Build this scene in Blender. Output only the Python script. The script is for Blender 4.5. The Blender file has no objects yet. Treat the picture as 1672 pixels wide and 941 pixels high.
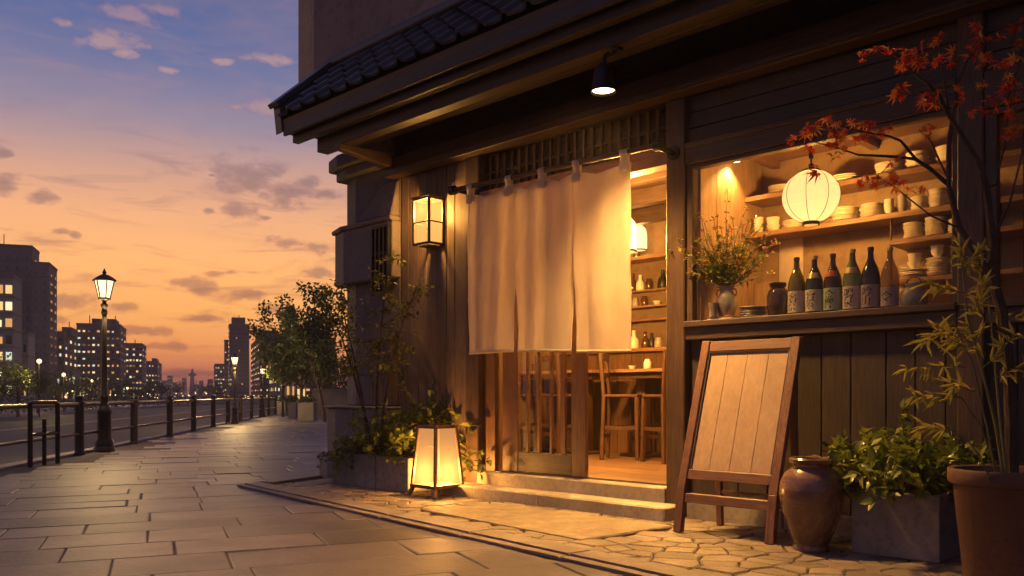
import bpy, math, random
from mathutils import Vector, Matrix, noise as mnoise
R = math.radians
random.seed(7)
sc = bpy.context.scene
COL = sc.collection

# ------------------------------------------------------------------ frame of the shop front
# u runs along the facade to the right, v into the shop, z up; origin on the pavement at the big post
N_ = math.hypot(1416, 1400)
U = Vector((1416 / N_, -1400 / N_, 0)); V = Vector((1400 / N_, 1416 / N_, 0))
P0 = Vector((1.23552, 6.552, 0)); ANG = math.atan2(U.y, U.x)
def B(u, v, z=0.0): return P0 + U * u + V * v + Vector((0, 0, z))
EYE = 0.95

# ------------------------------------------------------------------ mesh builder
class MB:
    def __init__(s): s.v = []; s.f = []; s.sm = []
    def add(s, vs, fs, smooth=False):
        o = len(s.v); s.v += [tuple(p) for p in vs]
        for f in fs: s.f.append([i + o for i in f]); s.sm.append(smooth)
        return s
    def box(s, x0, x1, y0, y1, z0, z1):
        return s.add([(x0, y0, z0), (x1, y0, z0), (x1, y1, z0), (x0, y1, z0), (x0, y0, z1), (x1, y0, z1), (x1, y1, z1), (x0, y1, z1)],
                     [(0, 3, 2, 1), (4, 5, 6, 7), (0, 1, 5, 4), (1, 2, 6, 5), (2, 3, 7, 6), (3, 0, 4, 7)])
    def hexa(s, b, t):   # 4 bottom, 4 top points (counter-clockwise from above)
        return s.add(list(b) + list(t), [(0, 3, 2, 1), (4, 5, 6, 7), (0, 1, 5, 4), (1, 2, 6, 5), (2, 3, 7, 6), (3, 0, 4, 7)])
    def bar(s, a, b, w, d, up=(0, 0, 1)):   # rectangular bar from a to b
        a, b = Vector(a), Vector(b); t = (b - a).normalized(); up = Vector(up)
        if abs(t.dot(up)) > .98: up = Vector((0, 1, 0))
        x = t.cross(up).normalized(); y = x.cross(t).normalized()
        q = [(-w / 2, -d / 2), (w / 2, -d / 2), (w / 2, d / 2), (-w / 2, d / 2)]
        vs = [a + x * i + y * j for i, j in q] + [b + x * i + y * j for i, j in q]
        return s.add(vs, [(3, 2, 1, 0), (4, 5, 6, 7), (0, 1, 5, 4), (1, 2, 6, 5), (2, 3, 7, 6), (3, 0, 4, 7)])
    def prism(s, poly, z0, z1, top=None):
        n = len(poly); top = top or poly
        vs = [(p[0], p[1], z0) for p in poly] + [(p[0], p[1], z1) for p in top]
        return s.add(vs, [tuple(reversed(range(n))), tuple(range(n, 2 * n))] + [(i, (i + 1) % n, n + (i + 1) % n, n + i) for i in range(n)])
    def tube(s, pts, r, n=8, cap=True):
        pts = [Vector(p) for p in pts]; m = len(pts); rs = r if isinstance(r, (list, tuple)) else [r] * m
        vs = []; ref = Vector((0.31, 0.17, 0.93)); x = None
        for i, p in enumerate(pts):
            t = (pts[min(i + 1, m - 1)] - pts[max(i - 1, 0)]).normalized()
            if x is None: x = t.cross(ref if abs(t.dot(ref)) < .9 else Vector((1, 0, 0))).normalized()
            x = (x - t * x.dot(t)).normalized(); y = t.cross(x)
            for k in range(n):
                a = 2 * math.pi * k / n; vs.append(p + (x * math.cos(a) + y * math.sin(a)) * rs[i])
        fs = [(i * n + k, i * n + (k + 1) % n, (i + 1) * n + (k + 1) % n, (i + 1) * n + k) for i in range(m - 1) for k in range(n)]
        if cap: fs += [tuple(reversed(range(n))), tuple(range((m - 1) * n, m * n))]
        return s.add(vs, fs, True)
    def lathe(s, prof, c=(0, 0, 0), n=32, wob=0.0, cap=True):
        vs = []; fs = []; m = len(prof); c = Vector(c)
        for j, (r, z) in enumerate(prof):
            for k in range(n):
                a = 2 * math.pi * k / n; rr = r * (1 + wob * math.sin(3 * a + 1.3 + z * 3))
                vs.append(c + Vector((rr * math.cos(a), rr * math.sin(a), z)))
        fs = [(j * n + k, j * n + (k + 1) % n, (j + 1) * n + (k + 1) % n, (j + 1) * n + k) for j in range(m - 1) for k in range(n)]
        if cap and prof[0][0] > 2e-4: fs.append(tuple(reversed(range(n))))
        if cap and prof[-1][0] > 2e-4: fs.append(tuple(range((m - 1) * n, m * n)))
        return s.add(vs, fs, True)
    def ball(s, c, r, n=10, sz=1.0):
        return s.lathe([(max(1e-5, r * math.sin(math.pi * i / n)), -r * sz * math.cos(math.pi * i / n)) for i in range(n + 1)], c, max(8, n))
    def build(s, name, mat, parent=None, loc=(0, 0, 0), rz=0.0, bevel=0.0, seg=1):
        me = bpy.data.meshes.new(name); me.from_pydata(s.v, [], s.f); me.update()
        me.polygons.foreach_set('use_smooth', s.sm)
        if any(s.sm):
            try: me.set_sharp_from_angle(angle=R(42))
            except Exception: pass
        if mat: me.materials.append(mat)
        o = bpy.data.objects.new(name, me); COL.objects.link(o)
        o.location = loc; o.rotation_euler = (0, 0, rz)
        if parent is not None: o.parent = parent
        if bevel:
            m = o.modifiers.new('bevel', 'BEVEL'); m.width = bevel; m.segments = seg; m.limit_method = 'ANGLE'; m.angle_limit = R(40)
        return o

def tag(o, label=None, cat=None, group=None, kind=None):
    if label: o['label'] = label
    if cat: o['category'] = cat
    if group: o['group'] = group
    if kind: o['kind'] = kind
    return o
def thing(name, label, cat, loc=(0, 0, 0), rz=0.0, group=None):
    o = bpy.data.objects.new(name, None); COL.objects.link(o); o.location = loc; o.rotation_euler = (0, 0, rz); o.empty_display_size = .2
    return tag(o, label, cat, group)
def copy_tree(o, parent=None):
    c = o.copy(); COL.objects.link(c)
    if parent is not None: c.parent = parent
    for ch in list(o.children): copy_tree(ch, c)
    return c
def lamp(name, kind, loc, energy, color, parent=None, radius=.05, **kw):
    l = bpy.data.lights.new(name, kind); l.energy = energy; l.color = color
    if kind in ('POINT', 'SPOT'): l.shadow_soft_size = radius
    for k, v in kw.items(): setattr(l, k, v)
    o = bpy.data.objects.new(name, l); COL.objects.link(o); o.location = loc
    if parent is not None: o.parent = parent
    return o
ORD = ['bottom', 'second', 'third', 'fourth', 'fifth', 'sixth', 'seventh', 'eighth', 'ninth', 'tenth']

# ------------------------------------------------------------------ materials
class NT:
    def __init__(s, name):
        m = bpy.data.materials.new(name); m.use_nodes = True; s.m = m; s.t = m.node_tree; s.t.nodes.clear()
        s.out = s.n('ShaderNodeOutputMaterial')
    def n(s, typ, **kw):
        nd = s.t.nodes.new(typ)
        for k, v in kw.items():
            if k.startswith('i_'):
                key = k[2:]; key = int(key) if key.isdigit() else key.replace('_', ' ')
                nd.inputs[key].default_value = v
            else: setattr(nd, k, v)
        return nd
    def l(s, a, b): s.t.links.new(a, b)
    def ramp(s, fac, stops):
        r = s.n('ShaderNodeValToRGB'); e = r.color_ramp.elements
        while len(e) < len(stops): e.new(.5)
        for x, (p, c) in zip(e, stops): x.position = p; x.color = (*c, 1) if len(c) == 3 else c
        s.l(fac, r.inputs[0]); return r.outputs[0]
    def mix(s, fac, a, b, mode='MIX'):
        m = s.n('ShaderNodeMix', data_type='RGBA', blend_type=mode)
        for sock, val in ((m.inputs[0], fac), (m.inputs[6], a), (m.inputs[7], b)):
            if hasattr(val, 'is_linked'): s.l(val, sock)
            else: sock.default_value = val if not isinstance(val, tuple) else ((*val, 1) if len(val) == 3 else val)
        return m.outputs[2]
    def math(s, op, a, b=0.0, c=0.0):
        m = s.n('ShaderNodeMath', operation=op)
        for i, val in enumerate((a, b, c)):
            if hasattr(val, 'is_linked'): s.l(val, m.inputs[i])
            else: m.inputs[i].default_value = val
        return m.outputs[0]
    def coord(s, scale=(1, 1, 1), kind='Object', rot=(0, 0, 0)):
        tc = s.n('ShaderNodeTexCoord'); mp = s.n('ShaderNodeMapping'); mp.inputs['Scale'].default_value = scale; mp.inputs['Rotation'].default_value = rot
        s.l(tc.outputs[kind], mp.inputs[0]); return mp.outputs[0]
    def noise(s, vec, scale, detail=6, rough=.55, dist=0.0):
        nz = s.n('ShaderNodeTexNoise'); nz.inputs['Scale'].default_value = scale; nz.inputs['Detail'].default_value = detail
        nz.inputs['Roughness'].default_value = rough; nz.inputs['Distortion'].default_value = dist
        s.l(vec, nz.inputs['Vector']); return nz.outputs[0]
    def island(s): return s.n('ShaderNodeNewGeometry').outputs['Random Per Island']
    def princ(s, color, rough=.6, bump=None, bstr=.3, bdist=.01, **kw):
        p = s.n('ShaderNodeBsdfPrincipled')
        if hasattr(color, 'is_linked'): s.l(color, p.inputs['Base Color'])
        else: p.inputs['Base Color'].default_value = (*color, 1)
        if hasattr(rough, 'is_linked'): s.l(rough, p.inputs['Roughness'])
        else: p.inputs['Roughness'].default_value = rough
        if bump is not None:
            b = s.n('ShaderNodeBump'); b.inputs['Strength'].default_value = bstr; b.inputs['Distance'].default_value = bdist
            s.l(bump, b.inputs['Height']); s.l(b.outputs[0], p.inputs['Normal'])
        for k, v in kw.items(): p.inputs[k].default_value = v
        return p
    def done(s, sh): s.l(sh.outputs[0] if hasattr(sh, 'outputs') else sh, s.out.inputs[0]); return s.m

def wood(name, c1, c2, axis='z', rough=.6, bump=.35, fine=1.0, vary=.35, stain=.5, grain=.55):
    t = NT(name); ax = {'x': (1.1, 16, 16), 'y': (16, 1.1, 16), 'z': (16, 16, 1.1)}[axis]
    isl = t.island(); v0 = t.coord(tuple(a * fine for a in ax))
    off = t.n('ShaderNodeVectorMath', operation='ADD'); t.l(v0, off.inputs[0])
    cmb = t.n('ShaderNodeCombineXYZ'); s7 = t.math('MULTIPLY', isl, 37.0)
    for i in range(3): t.l(s7, cmb.inputs[i])
    t.l(cmb.outputs[0], off.inputs[1]); vec = off.outputs[0]
    g = t.noise(vec, 1.6, 8, .62, 1.2); g2 = t.noise(vec, 6.0, 4, .6, .3)
    col = t.ramp(g, [(.28, c1), (.72, c2)])
    col = t.mix(t.ramp(g2, [(.35, (0, 0, 0)), (.6, (1, 1, 1))]), t.mix(grain, col, tuple(x * .4 for x in c1)), col)
    big = t.noise(t.coord((1, 1, 1)), 1.7, 5, .6)
    col = t.mix(t.ramp(big, [(.38, (1, 1, 1)), (.66, (0, 0, 0))]), col, t.mix(stain, col, tuple(x * .45 for x in c1)))
    hs = t.n('ShaderNodeHueSaturation'); t.l(col, hs.inputs['Color']); t.l(t.math('MULTIPLY_ADD', isl, vary, 1 - vary / 2), hs.inputs['Value'])
    rg = t.math('MULTIPLY_ADD', g, .25, rough - .12)
    return t.done(t.princ(hs.outputs[0], rg, t.math('ADD', g, t.math('MULTIPLY', g2, .4)), bump, .006))

def stone(name, c1, c2, scale=3.0, rough=.8, bump=.5, vary=.3, dirt=None, bdist=.012):
    t = NT(name); co = t.coord((1, 1, 1)); isl = t.island()
    a = t.noise(co, scale, 8, .62, .4); b = t.noise(co, scale * 9, 6, .65); c = t.noise(co, scale * .45, 4, .6)
    col = t.ramp(a, [(.3, c1), (.7, c2)])
    col = t.mix(t.ramp(b, [(.36, (1, 1, 1)), (.52, (0, 0, 0))]), col, t.mix(.5, col, tuple(x * .45 for x in c1)))
    col = t.mix(t.ramp(c, [(.36, (1, 1, 1)), (.62, (0, 0, 0))]), col, t.mix(.55, col, dirt or tuple(x * .5 for x in c1)))
    hs = t.n('ShaderNodeHueSaturation'); t.l(col, hs.inputs['Color']); t.l(t.math('MULTIPLY_ADD', isl, vary, 1 - vary / 2), hs.inputs['Value'])
    return t.done(t.princ(hs.outputs[0], t.math('MULTIPLY_ADD', b, .3, rough - .15), t.math('MULTIPLY_ADD', b, .5, a), bump, bdist))

def plain(name, c, rough=.5, metal=0.0, bump=.12, scale=14, var=.25, **kw):
    t = NT(name); n1 = t.noise(t.coord(), scale, 6, .6); n2 = t.noise(t.coord(), scale * .2, 4, .6)
    col = t.mix(t.ramp(n2, [(.3, (0, 0, 0)), (.7, (1, 1, 1))]), tuple(x * (1 - var) for x in c), tuple(min(1, x * (1 + var)) for x in c))
    return t.done(t.princ(col, t.math('MULTIPLY_ADD', n1, .2, rough - .1), n1, bump, .004, Metallic=metal, **kw))

def leafmat(name, cols, trans=.35, rough=.45):
    t = NT(name); isl = t.island(); n = len(cols)
    col = t.ramp(isl, [((i + .5) / n, c) for i, c in enumerate(cols)])
    nz = t.noise(t.coord(), 30, 3); col = t.mix(.35, col, t.mix(1.0, col, t.ramp(nz, [(.3, (.4, .4, .4)), (.7, (1.3, 1.3, 1.3))]), 'MULTIPLY'))
    p = t.princ(col, rough); tr = t.n('ShaderNodeBsdfTranslucent'); t.l(col, tr.inputs[0])
    mx = t.n('ShaderNodeMixShader'); mx.inputs[0].default_value = trans; t.l(p.outputs[0], mx.inputs[1]); t.l(tr.outputs[0], mx.inputs[2])
    return t.done(mx)

def emit(name, c, s):
    t = NT(name); e = t.n('ShaderNodeEmission'); e.inputs[0].default_value = (*c, 1); e.inputs[1].default_value = s; return t.done(e)

def paper(name, c, clear=.3, glow=(1, .62, .22), gs=.15, ribs=0):
    """thin lantern paper: passes light diffusely, a little straight through, and glows faintly"""
    t = NT(name); tr = t.n('ShaderNodeBsdfTranslucent'); tp = t.n('ShaderNodeBsdfTransparent'); df = t.n('ShaderNodeBsdfDiffuse'); em = t.n('ShaderNodeEmission')
    nz = t.noise(t.coord((1, 1, 6)), 22, 5, .6); col = t.mix(t.ramp(nz, [(.3, (1, 1, 1)), (.7, (0, 0, 0))]), c, tuple(x * .86 for x in c))
    if ribs:
        w = t.n('ShaderNodeTexWave', wave_type='BANDS', bands_direction='Z'); w.inputs['Scale'].default_value = ribs; w.inputs['Distortion'].default_value = .6
        t.l(t.coord(), w.inputs[0]); col = t.mix(t.ramp(w.outputs[1], [(.0, (.55, .55, .55)), (.18, (0, 0, 0))]), col, tuple(x * .6 for x in c))
    t.l(col, tr.inputs[0]); t.l(col, df.inputs[0]); tp.inputs[0].default_value = (1, .9, .7, 1)
    em.inputs[0].default_value = (*glow, 1); em.inputs[1].default_value = gs
    m1 = t.n('ShaderNodeMixShader'); m1.inputs[0].default_value = .2; t.l(tr.outputs[0], m1.inputs[1]); t.l(df.outputs[0], m1.inputs[2])
    m2 = t.n('ShaderNodeMixShader'); m2.inputs[0].default_value = clear; t.l(m1.outputs[0], m2.inputs[1]); t.l(tp.outputs[0], m2.inputs[2])
    ad = t.n('ShaderNodeAddShader'); t.l(m2.outputs[0], ad.inputs[0]); t.l(em.outputs[0], ad.inputs[1])
    return t.done(ad)

def glassmat(name, tint=(.96, .97, .95), refl=.7):
    t = NT(name); tp = t.n('ShaderNodeBsdfTransparent'); tp.inputs[0].default_value = (*tint, 1)
    gl = t.n('ShaderNodeBsdfGlossy'); gl.inputs['Roughness'].default_value = .03
    fr = t.n('ShaderNodeFresnel'); fr.inputs[0].default_value = 1.45
    mx = t.n('ShaderNodeMixShader'); t.l(t.math('MULTIPLY', fr.outputs[0], refl), mx.inputs[0]); t.l(tp.outputs[0], mx.inputs[1]); t.l(gl.outputs[0], mx.inputs[2])
    return t.done(mx)

def bottlemat(name, c, clear=.35):
    t = NT(name); tp = t.n('ShaderNodeBsdfTransparent'); tp.inputs[0].default_value = (*[min(1, x * 1.6 + .05) for x in c], 1)
    p = t.princ(c, .08, **{'Coat Weight': .6}); mx = t.n('ShaderNodeMixShader'); mx.inputs[0].default_value = clear
    t.l(p.outputs[0], mx.inputs[1]); t.l(tp.outputs[0], mx.inputs[2]); return t.done(mx)

def clothmat(name, c):
    t = NT(name); v = t.coord((1, 1, 1)); nz = t.noise(v, 5, 6, .6)
    w1 = t.n('ShaderNodeTexWave', bands_direction='X'); w1.inputs['Scale'].default_value = 130; w1.inputs['Distortion'].default_value = 1.5
    w2 = t.n('ShaderNodeTexWave', bands_direction='Z'); w2.inputs['Scale'].default_value = 130; w2.inputs['Distortion'].default_value = 1.5
    t.l(v, w1.inputs[0]); t.l(v, w2.inputs[0]); wv = t.math('ADD', w1.outputs[1], w2.outputs[1])
    col = t.mix(t.ramp(nz, [(.3, (0, 0, 0)), (.7, (1, 1, 1))]), tuple(x * .9 for x in c), c)
    col = t.mix(.12, col, t.mix(1.0, col, wv, 'MULTIPLY'))
    p = t.princ(col, .85, t.math('MULTIPLY_ADD', wv, .2, nz), .25, .004, **{'Sheen Weight': .15}); tr = t.n('ShaderNodeBsdfTranslucent'); t.l(col, tr.inputs[0])
    mx = t.n('ShaderNodeMixShader'); mx.inputs[0].default_value = .58; t.l(p.outputs[0], mx.inputs[1]); t.l(tr.outputs[0], mx.inputs[2]); return t.done(mx)

M = {}
M['plank'] = wood('weathered_plank', (.125, .083, .057), (.235, .165, .115), 'z', .65, .55)
M['dark_plank'] = wood('dark_plank', (.048, .033, .025), (.10, .07, .052), 'z', .62, .5, vary=.35)
M['dark_z'] = wood('dark_timber_upright', (.052, .03, .018), (.135, .077, .043), 'z', .5, .45)
M['dark_x'] = wood('dark_timber_lengthwise', (.046, .027, .017), (.115, .066, .038), 'x', .5, .45)
M['dark_y'] = wood('dark_timber_across', (.05, .03, .02), (.12, .07, .042), 'y', .5, .4)
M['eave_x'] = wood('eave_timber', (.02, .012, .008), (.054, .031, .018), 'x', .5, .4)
M['board_x'] = wood('stained_board', (.05, .042, .042), (.10, .085, .083), 'x', .6, .45)
M['warm_z'] = wood('warm_timber_upright', (.10, .05, .023), (.2, .105, .05), 'z', .45, .3)
M['warm_x'] = wood('warm_timber_lengthwise', (.2, .1, .045), (.36, .2, .1), 'x', .45, .3)
M['pale_z'] = wood('pale_interior_plank', (.36, .22, .11), (.5, .32, .17), 'z', .6, .25, vary=.18, stain=.25)
M['floor_w'] = wood('interior_floor_wood', (.16, .085, .04), (.27, .155, .075), 'x', .38, .3, .7)
M['frame_w'] = wood('sign_frame_wood', (.14, .065, .035), (.26, .13, .07), 'z', .45, .35)
M['frame_x'] = wood('sign_rail_wood', (.14, .065, .035), (.26, .13, .07), 'x', .45, .35)
M['sign_panel'] = wood('sign_panel_wood', (.37, .25, .155), (.49, .345, .225), 'z', .6, .2, .9, .16, .3, .2)
M['chair'] = wood('chair_wood', (.05, .022, .01), (.115, .055, .026), 'z', .4, .2)
M['plaster'] = stone('beige_plaster', (.27, .2, .16), (.36, .28, .225), .8, .9, .25, 0, (.17, .125, .1))
M['int_plaster'] = stone('interior_plaster', (.16, .105, .062), (.22, .15, .095), 1.2, .9, .2, 0, (.12, .078, .046))
M['niche_plaster'] = stone('niche_plaster', (.36, .245, .14), (.46, .33, .2), 1.2, .9, .2, 0, (.28, .19, .11))
M['pier'] = stone('pier_render', (.135, .115, .125), (.2, .17, .18), 1.3, .85, .35, 0, (.08, .068, .072))
M['pier_top'] = stone('pier_pale_stone', (.165, .142, .138), (.26, .225, .215), 1.6, .85, .4, 0, (.13, .11, .1))
M['concrete'] = stone('planter_concrete', (.19, .175, .165), (.3, .28, .26), 2.2, .85, .4, .1, (.09, .082, .075))
M['step'] = stone('step_stone', (.3, .26, .21), (.42, .37, .3), 3, .75, .35, .1, (.17, .14, .11))
M['pave'] = stone('pavement_slab', (.10, .083, .093), (.185, .153, .162), 2.6, .52, .7, .65, (.055, .047, .055))
M['crazy'] = stone('flagstone', (.2, .155, .112), (.34, .27, .2), 7, .6, 1.0, .5, (.12, .092, .07), .03)
M['rough_slab'] = stone('hammered_slab', (.27, .21, .145), (.4, .32, .225), 12, .7, 1.0, 0, (.16, .12, .085), .03)
M['curb'] = stone('border_stone', (.19, .155, .13), (.29, .235, .2), 4, .7, .4, .25)
M['grout'] = stone('dark_grout', (.06, .049, .048), (.1, .083, .08), 12, .95, .4, 0)
M['asphalt'] = stone('asphalt', (.026, .028, .034), (.042, .044, .05), 9, .75, .4, 0)
M['earth'] = stone('soil', (.03, .02, .014), (.07, .045, .03), 20, .95, .9, 0)
M['land'] = stone('ground_cover', (.04, .045, .04), (.07, .07, .06), .3, .95, .2, 0)
M['kerb'] = stone('kerb_stone', (.26, .235, .22), (.36, .33, .31), 3, .8, .3, .2)
M['tile'] = stone('roof_tile', (.05, .052, .06), (.1, .1, .112), 4, .4, .2, .35)
M['iron'] = plain('painted_iron', (.03, .026, .024), .38, .6, .1)
M['rail'] = plain('railing_paint', (.045, .035, .03), .36, .5, .15)
M['black'] = plain('black_metal', (.018, .017, .017), .4, .5, .08)
M['bronze'] = plain('bronze_metal', (.09, .055, .03), .4, .6, .1)
M['cloth'] = clothmat('linen', (.86, .76, .61))
M['glass'] = glassmat('window_glass', refl=.35)
M['jar_glass'] = glassmat('jar_glass', (.9, .86, .75), 1.2)
M['ceramic'] = plain('cream_ceramic', (.78, .70, .56), .3, 0, .1, 20, .12, **{'Coat Weight': .3})
M['ceramic_grey'] = plain('grey_ceramic', (.32, .28, .23), .35, 0, .1, 20, .2, **{'Coat Weight': .3})
M['vase_glaze'] = plain('grey_vase_glaze', (.26, .235, .2), .22, 0, .15, 9, .35, **{'Coat Weight': .5})
M['brown_glaze'] = plain('brown_jar_glaze', (.06, .025, .012), .12, 0, .08, 9, .4, **{'Coat Weight': .8})
M['terracotta'] = stone('terracotta', (.12, .052, .03), (.19, .088, .05), 4, .7, .3, 0, (.07, .033, .02))
M['cover'] = plain('book_cover', (.42, .2, .08), .7)
M['label_cream'] = plain('label_paper_cream', (.66, .56, .44), .7, 0, .05)
M['label_green'] = plain('label_paper_green', (.42, .5, .34), .7, 0, .05)
M['label_pink'] = plain('label_paper_pink', (.42, .3, .27), .7, 0, .05)
M['ink'] = plain('black_ink', (.012, .01, .01), .6, 0, .0)
M['red_seal'] = plain('red_seal', (.55, .1, .05), .6, 0, .05)
M['gold'] = plain('gold_foil', (.6, .42, .16), .35, .4, .05)
M['bark'] = stone('bark', (.05, .03, .022), (.10, .062, .045), 14, .85, .9, 0)
M['stem'] = stone('green_stem', (.10, .10, .03), (.17, .16, .05), 14, .6, .4, .3)

def jarglaze():
    t = NT('mottled_brown_glaze'); co = t.coord(); a = t.noise(co, 5, 7, .6, .6); b = t.noise(co, 2.2, 5, .65, 1.0); c = t.noise(co, 45, 4)
    col = t.ramp(a, [(.32, (.035, .016, .010)), (.47, (.13, .062, .038)), (.62, (.2, .105, .066)), (.75, (.3, .175, .115))])
    col = t.mix(t.ramp(b, [(.63, (0, 0, 0)), (.68, (1, 1, 1))]), col, (.025, .012, .008))
    w = t.n('ShaderNodeTexWave', bands_direction='Z'); w.inputs['Scale'].default_value = 9; w.inputs['Distortion'].default_value = 2; t.l(co, w.inputs[0])
    return t.done(t.princ(col, t.math('MULTIPLY_ADD', a, .3, .12), t.math('MULTIPLY_ADD', w.outputs[1], .5, c), .2, .006, **{'Coat Weight': .45, 'Coat Roughness': .12}))
M['jar'] = jarglaze()
M['leaf_plant'] = leafmat('planter_leaf', [(.15, .20, .024), (.22, .27, .03), (.29, .31, .036), (.11, .15, .022)], .35, .35)
M['leaf_dark'] = leafmat('trailing_leaf', [(.03, .05, .014), (.05, .075, .018), (.07, .09, .022)], .25)
M['leaf_light'] = leafmat('bright_leaf', [(.12, .17, .022), (.19, .24, .03), (.25, .28, .035), (.14, .16, .025)], .35, .4)
M['leaf_bamboo'] = leafmat('nandina_leaf', [(.32, .31, .05), (.40, .36, .07), (.40, .28, .08), (.27, .28, .05)], .5)
M['leaf_maple'] = leafmat('maple_leaf', [(.42, .035, .012), (.55, .07, .015), (.6, .16, .025), (.34, .025, .012), (.6, .26, .04)], .45)
M['leaf_tree'] = leafmat('street_tree_leaf', [(.075, .115, .042), (.105, .145, .05), (.14, .16, .05), (.065, .095, .04)], .4)
M['leaf_slim'] = leafmat('slim_tree_leaf', [(.10, .13, .022), (.16, .18, .03), (.2, .2, .035), (.08, .10, .022)], .35)
M['flower'] = leafmat('pink_petal', [(.5, .13, .12), (.6, .2, .16), (.42, .08, .08)], .3)
M['flower_mix'] = leafmat('mixed_petal', [(.5, .06, .04), (.62, .45, .12), (.6, .35, .1), (.45, .05, .07), (.65, .55, .3)], .3)
M['paper_ball'] = paper('pendant_paper', (.026, .024, .020), .42, (1, .74, .36), .56, 11)
M['paper_box'] = paper('wall_lantern_paper', (.0055, .0048, .0035), .45, (1, .56, .16), .6)
M['paper_floor'] = paper('floor_lantern_paper', (.0036, .0029, .0019), .05, (1, .46, .16), .48)
M['paper_jar'] = paper('small_lantern_paper', (.03, .026, .02), .5, (1, .68, .3), 1.35)
M['bulb'] = emit('bulb_glow', (1, .72, .36), 9)
M['lamp_pane'] = emit('street_lamp_glow', (1, .72, .34), 2.6)
M['win1'] = emit('lit_window_warm', (1, .66, .26), 1.1)
M['win2'] = emit('lit_window_pale', (1, .82, .48), 1.25)
M['win3'] = emit('lit_window_amber', (1, .5, .16), .8)
M['win4'] = emit('lit_window_cool', (.85, .95, .8), .9)
M['win5'] = emit('lit_window_dim', (1, .6, .25), .38)
M['win6'] = emit('lit_window_curtained', (.95, .5, .22), .2)
M['win0'] = plain('dark_window_glass', (.03, .032, .04), .15)
M['spark'] = emit('distant_lamp_glow', (1, .68, .3), 3.0)

WARM = (1.0, .50, .125); AMBER = (1.0, .47, .11)
# ------------------------------------------------------------------ camera
cam = bpy.data.cameras.new('camera'); camo = bpy.data.objects.new('camera', cam); COL.objects.link(camo)
camo.location = (0, 0, EYE); camo.rotation_euler = (R(90), 0, 0)
cam.sensor_width = 36; cam.lens = 1400 / 1672 * 36; cam.shift_y = (645 - 470.5) / 1672; cam.clip_end = 9000; cam.clip_start = .05
sc.camera = camo
sc.view_settings.view_transform = 'Standard'; sc.view_settings.look = 'None'; sc.view_settings.gamma = 1; sc.view_settings.exposure = 0
sc.cycles.use_denoising = True
sc.cycles.max_bounces = 10; sc.cycles.diffuse_bounces = 4; sc.cycles.transparent_max_bounces = 14; sc.cycles.transmission_bounces = 8
sc.cycles.sample_clamp_indirect = 6; sc.cycles.sample_clamp_direct = 0; sc.cycles.caustics_reflective = False; sc.cycles.caustics_refractive = False
sc.cycles.use_light_tree = True

# ------------------------------------------------------------------ sky (world): dusk sky, warm towards the sunset down the street, with small clouds
SUN_AZ = -22.0; SUN_EL = 2.0     # degrees left of the camera's axis / above the horizon
wd = bpy.data.worlds.new('World'); sc.world = wd; wd.use_nodes = True
wt = wd.node_tree; wt.nodes.clear()
class WN(NT):
    def __init__(s, tree): s.t = tree; s.out = s.n('ShaderNodeOutputWorld')
W = WN(wt)
tc = W.n('ShaderNodeTexCoord'); sep = W.n('ShaderNodeSeparateXYZ'); W.l(tc.outputs['Generated'], sep.inputs[0])
az = W.math('MULTIPLY', W.math('ARCTAN2', sep.outputs[0], sep.outputs[1]), 57.2958)
el = W.math('MULTIPLY', W.math('ARCSINE', sep.outputs[2]), 57.2958)
def ramp_el(stops):
    return W.ramp(W.math('MULTIPLY_ADD', el, 1 / 90.0, .1), [(d / 90 + .1, c) for d, c in stops])
def lin(r, g, b):
    f = lambda x: (x / 255 / 12.92) if x <= 10 else ((x / 255 + .055) / 1.055) ** 2.4
    return (f(r), f(g), f(b))
west = ramp_el([(-4, lin(130, 90, 86)), (0.2, lin(190, 118, 100)), (1.3, lin(240, 134, 82)), (2.8, lin(255, 166, 90)), (5, lin(255, 184, 104)), (8.2, lin(255, 187, 122)),
                (11, lin(243, 181, 136)), (13.5, lin(214, 167, 150)), (16.5, lin(162, 147, 168)), (20, lin(110, 122, 170)), (25, lin(78, 102, 158)), (45, lin(66, 82, 138)), (80, lin(62, 74, 126))])
east = ramp_el([(-4, lin(50, 44, 54)), (0, lin(104, 86, 104)), (6, lin(128, 106, 122)), (16, lin(98, 96, 128)), (40, lin(76, 82, 124)), (80, lin(62, 74, 126))])
daz = W.math('ABSOLUTE', W.math('SUBTRACT', az, SUN_AZ)); daz = W.math('MINIMUM', daz, W.math('SUBTRACT', 360.0, daz))
mr = W.n('ShaderNodeMapRange', interpolation_type='SMOOTHSTEP'); mr.inputs[1].default_value = 25; mr.inputs[2].default_value = 120; W.l(daz, mr.inputs[0])
gain = ramp_el([(-4, (1.1, 1.1, 1.1)), (2, (1.38, 1.3, 1.15)), (8, (1.34, 1.26, 1.12)), (13, (1.2, 1.14, 1.06)), (16, (1.06, 1.05, 1.04)), (20, (1, 1, 1))])
west = W.mix(1.0, west, gain, 'MULTIPLY')
grad = W.mix(mr.outputs[0], west, east)
# soft large-scale variation (thin veils)
vv = W.n('ShaderNodeCombineXYZ'); W.l(W.math('MULTIPLY', az, .05), vv.inputs[0]); W.l(W.math('MULTIPLY', el, .16), vv.inputs[1])
veil = W.noise(vv.outputs[0], 1.6, 5, .55, .5)
grad = W.mix(W.math('MULTIPLY', W.ramp(veil, [(.45, (0, 0, 0)), (.75, (1, 1, 1))]), .22), grad, lin(235, 170, 140))
nish = W.n('ShaderNodeTexSky', sky_type='NISHITA'); nish.sun_disc = False; nish.sun_elevation = R(SUN_EL); nish.sun_rotation = R(SUN_AZ); nish.air_density = 1.6; nish.dust_density = 2.5; nish.ozone_density = 3
nb = W.n('ShaderNodeVectorMath', operation='SCALE'); W.l(nish.outputs[0], nb.inputs[0]); nb.inputs['Scale'].default_value = .10
grad = W.mix(.12, grad, nb.outputs[0])
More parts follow.
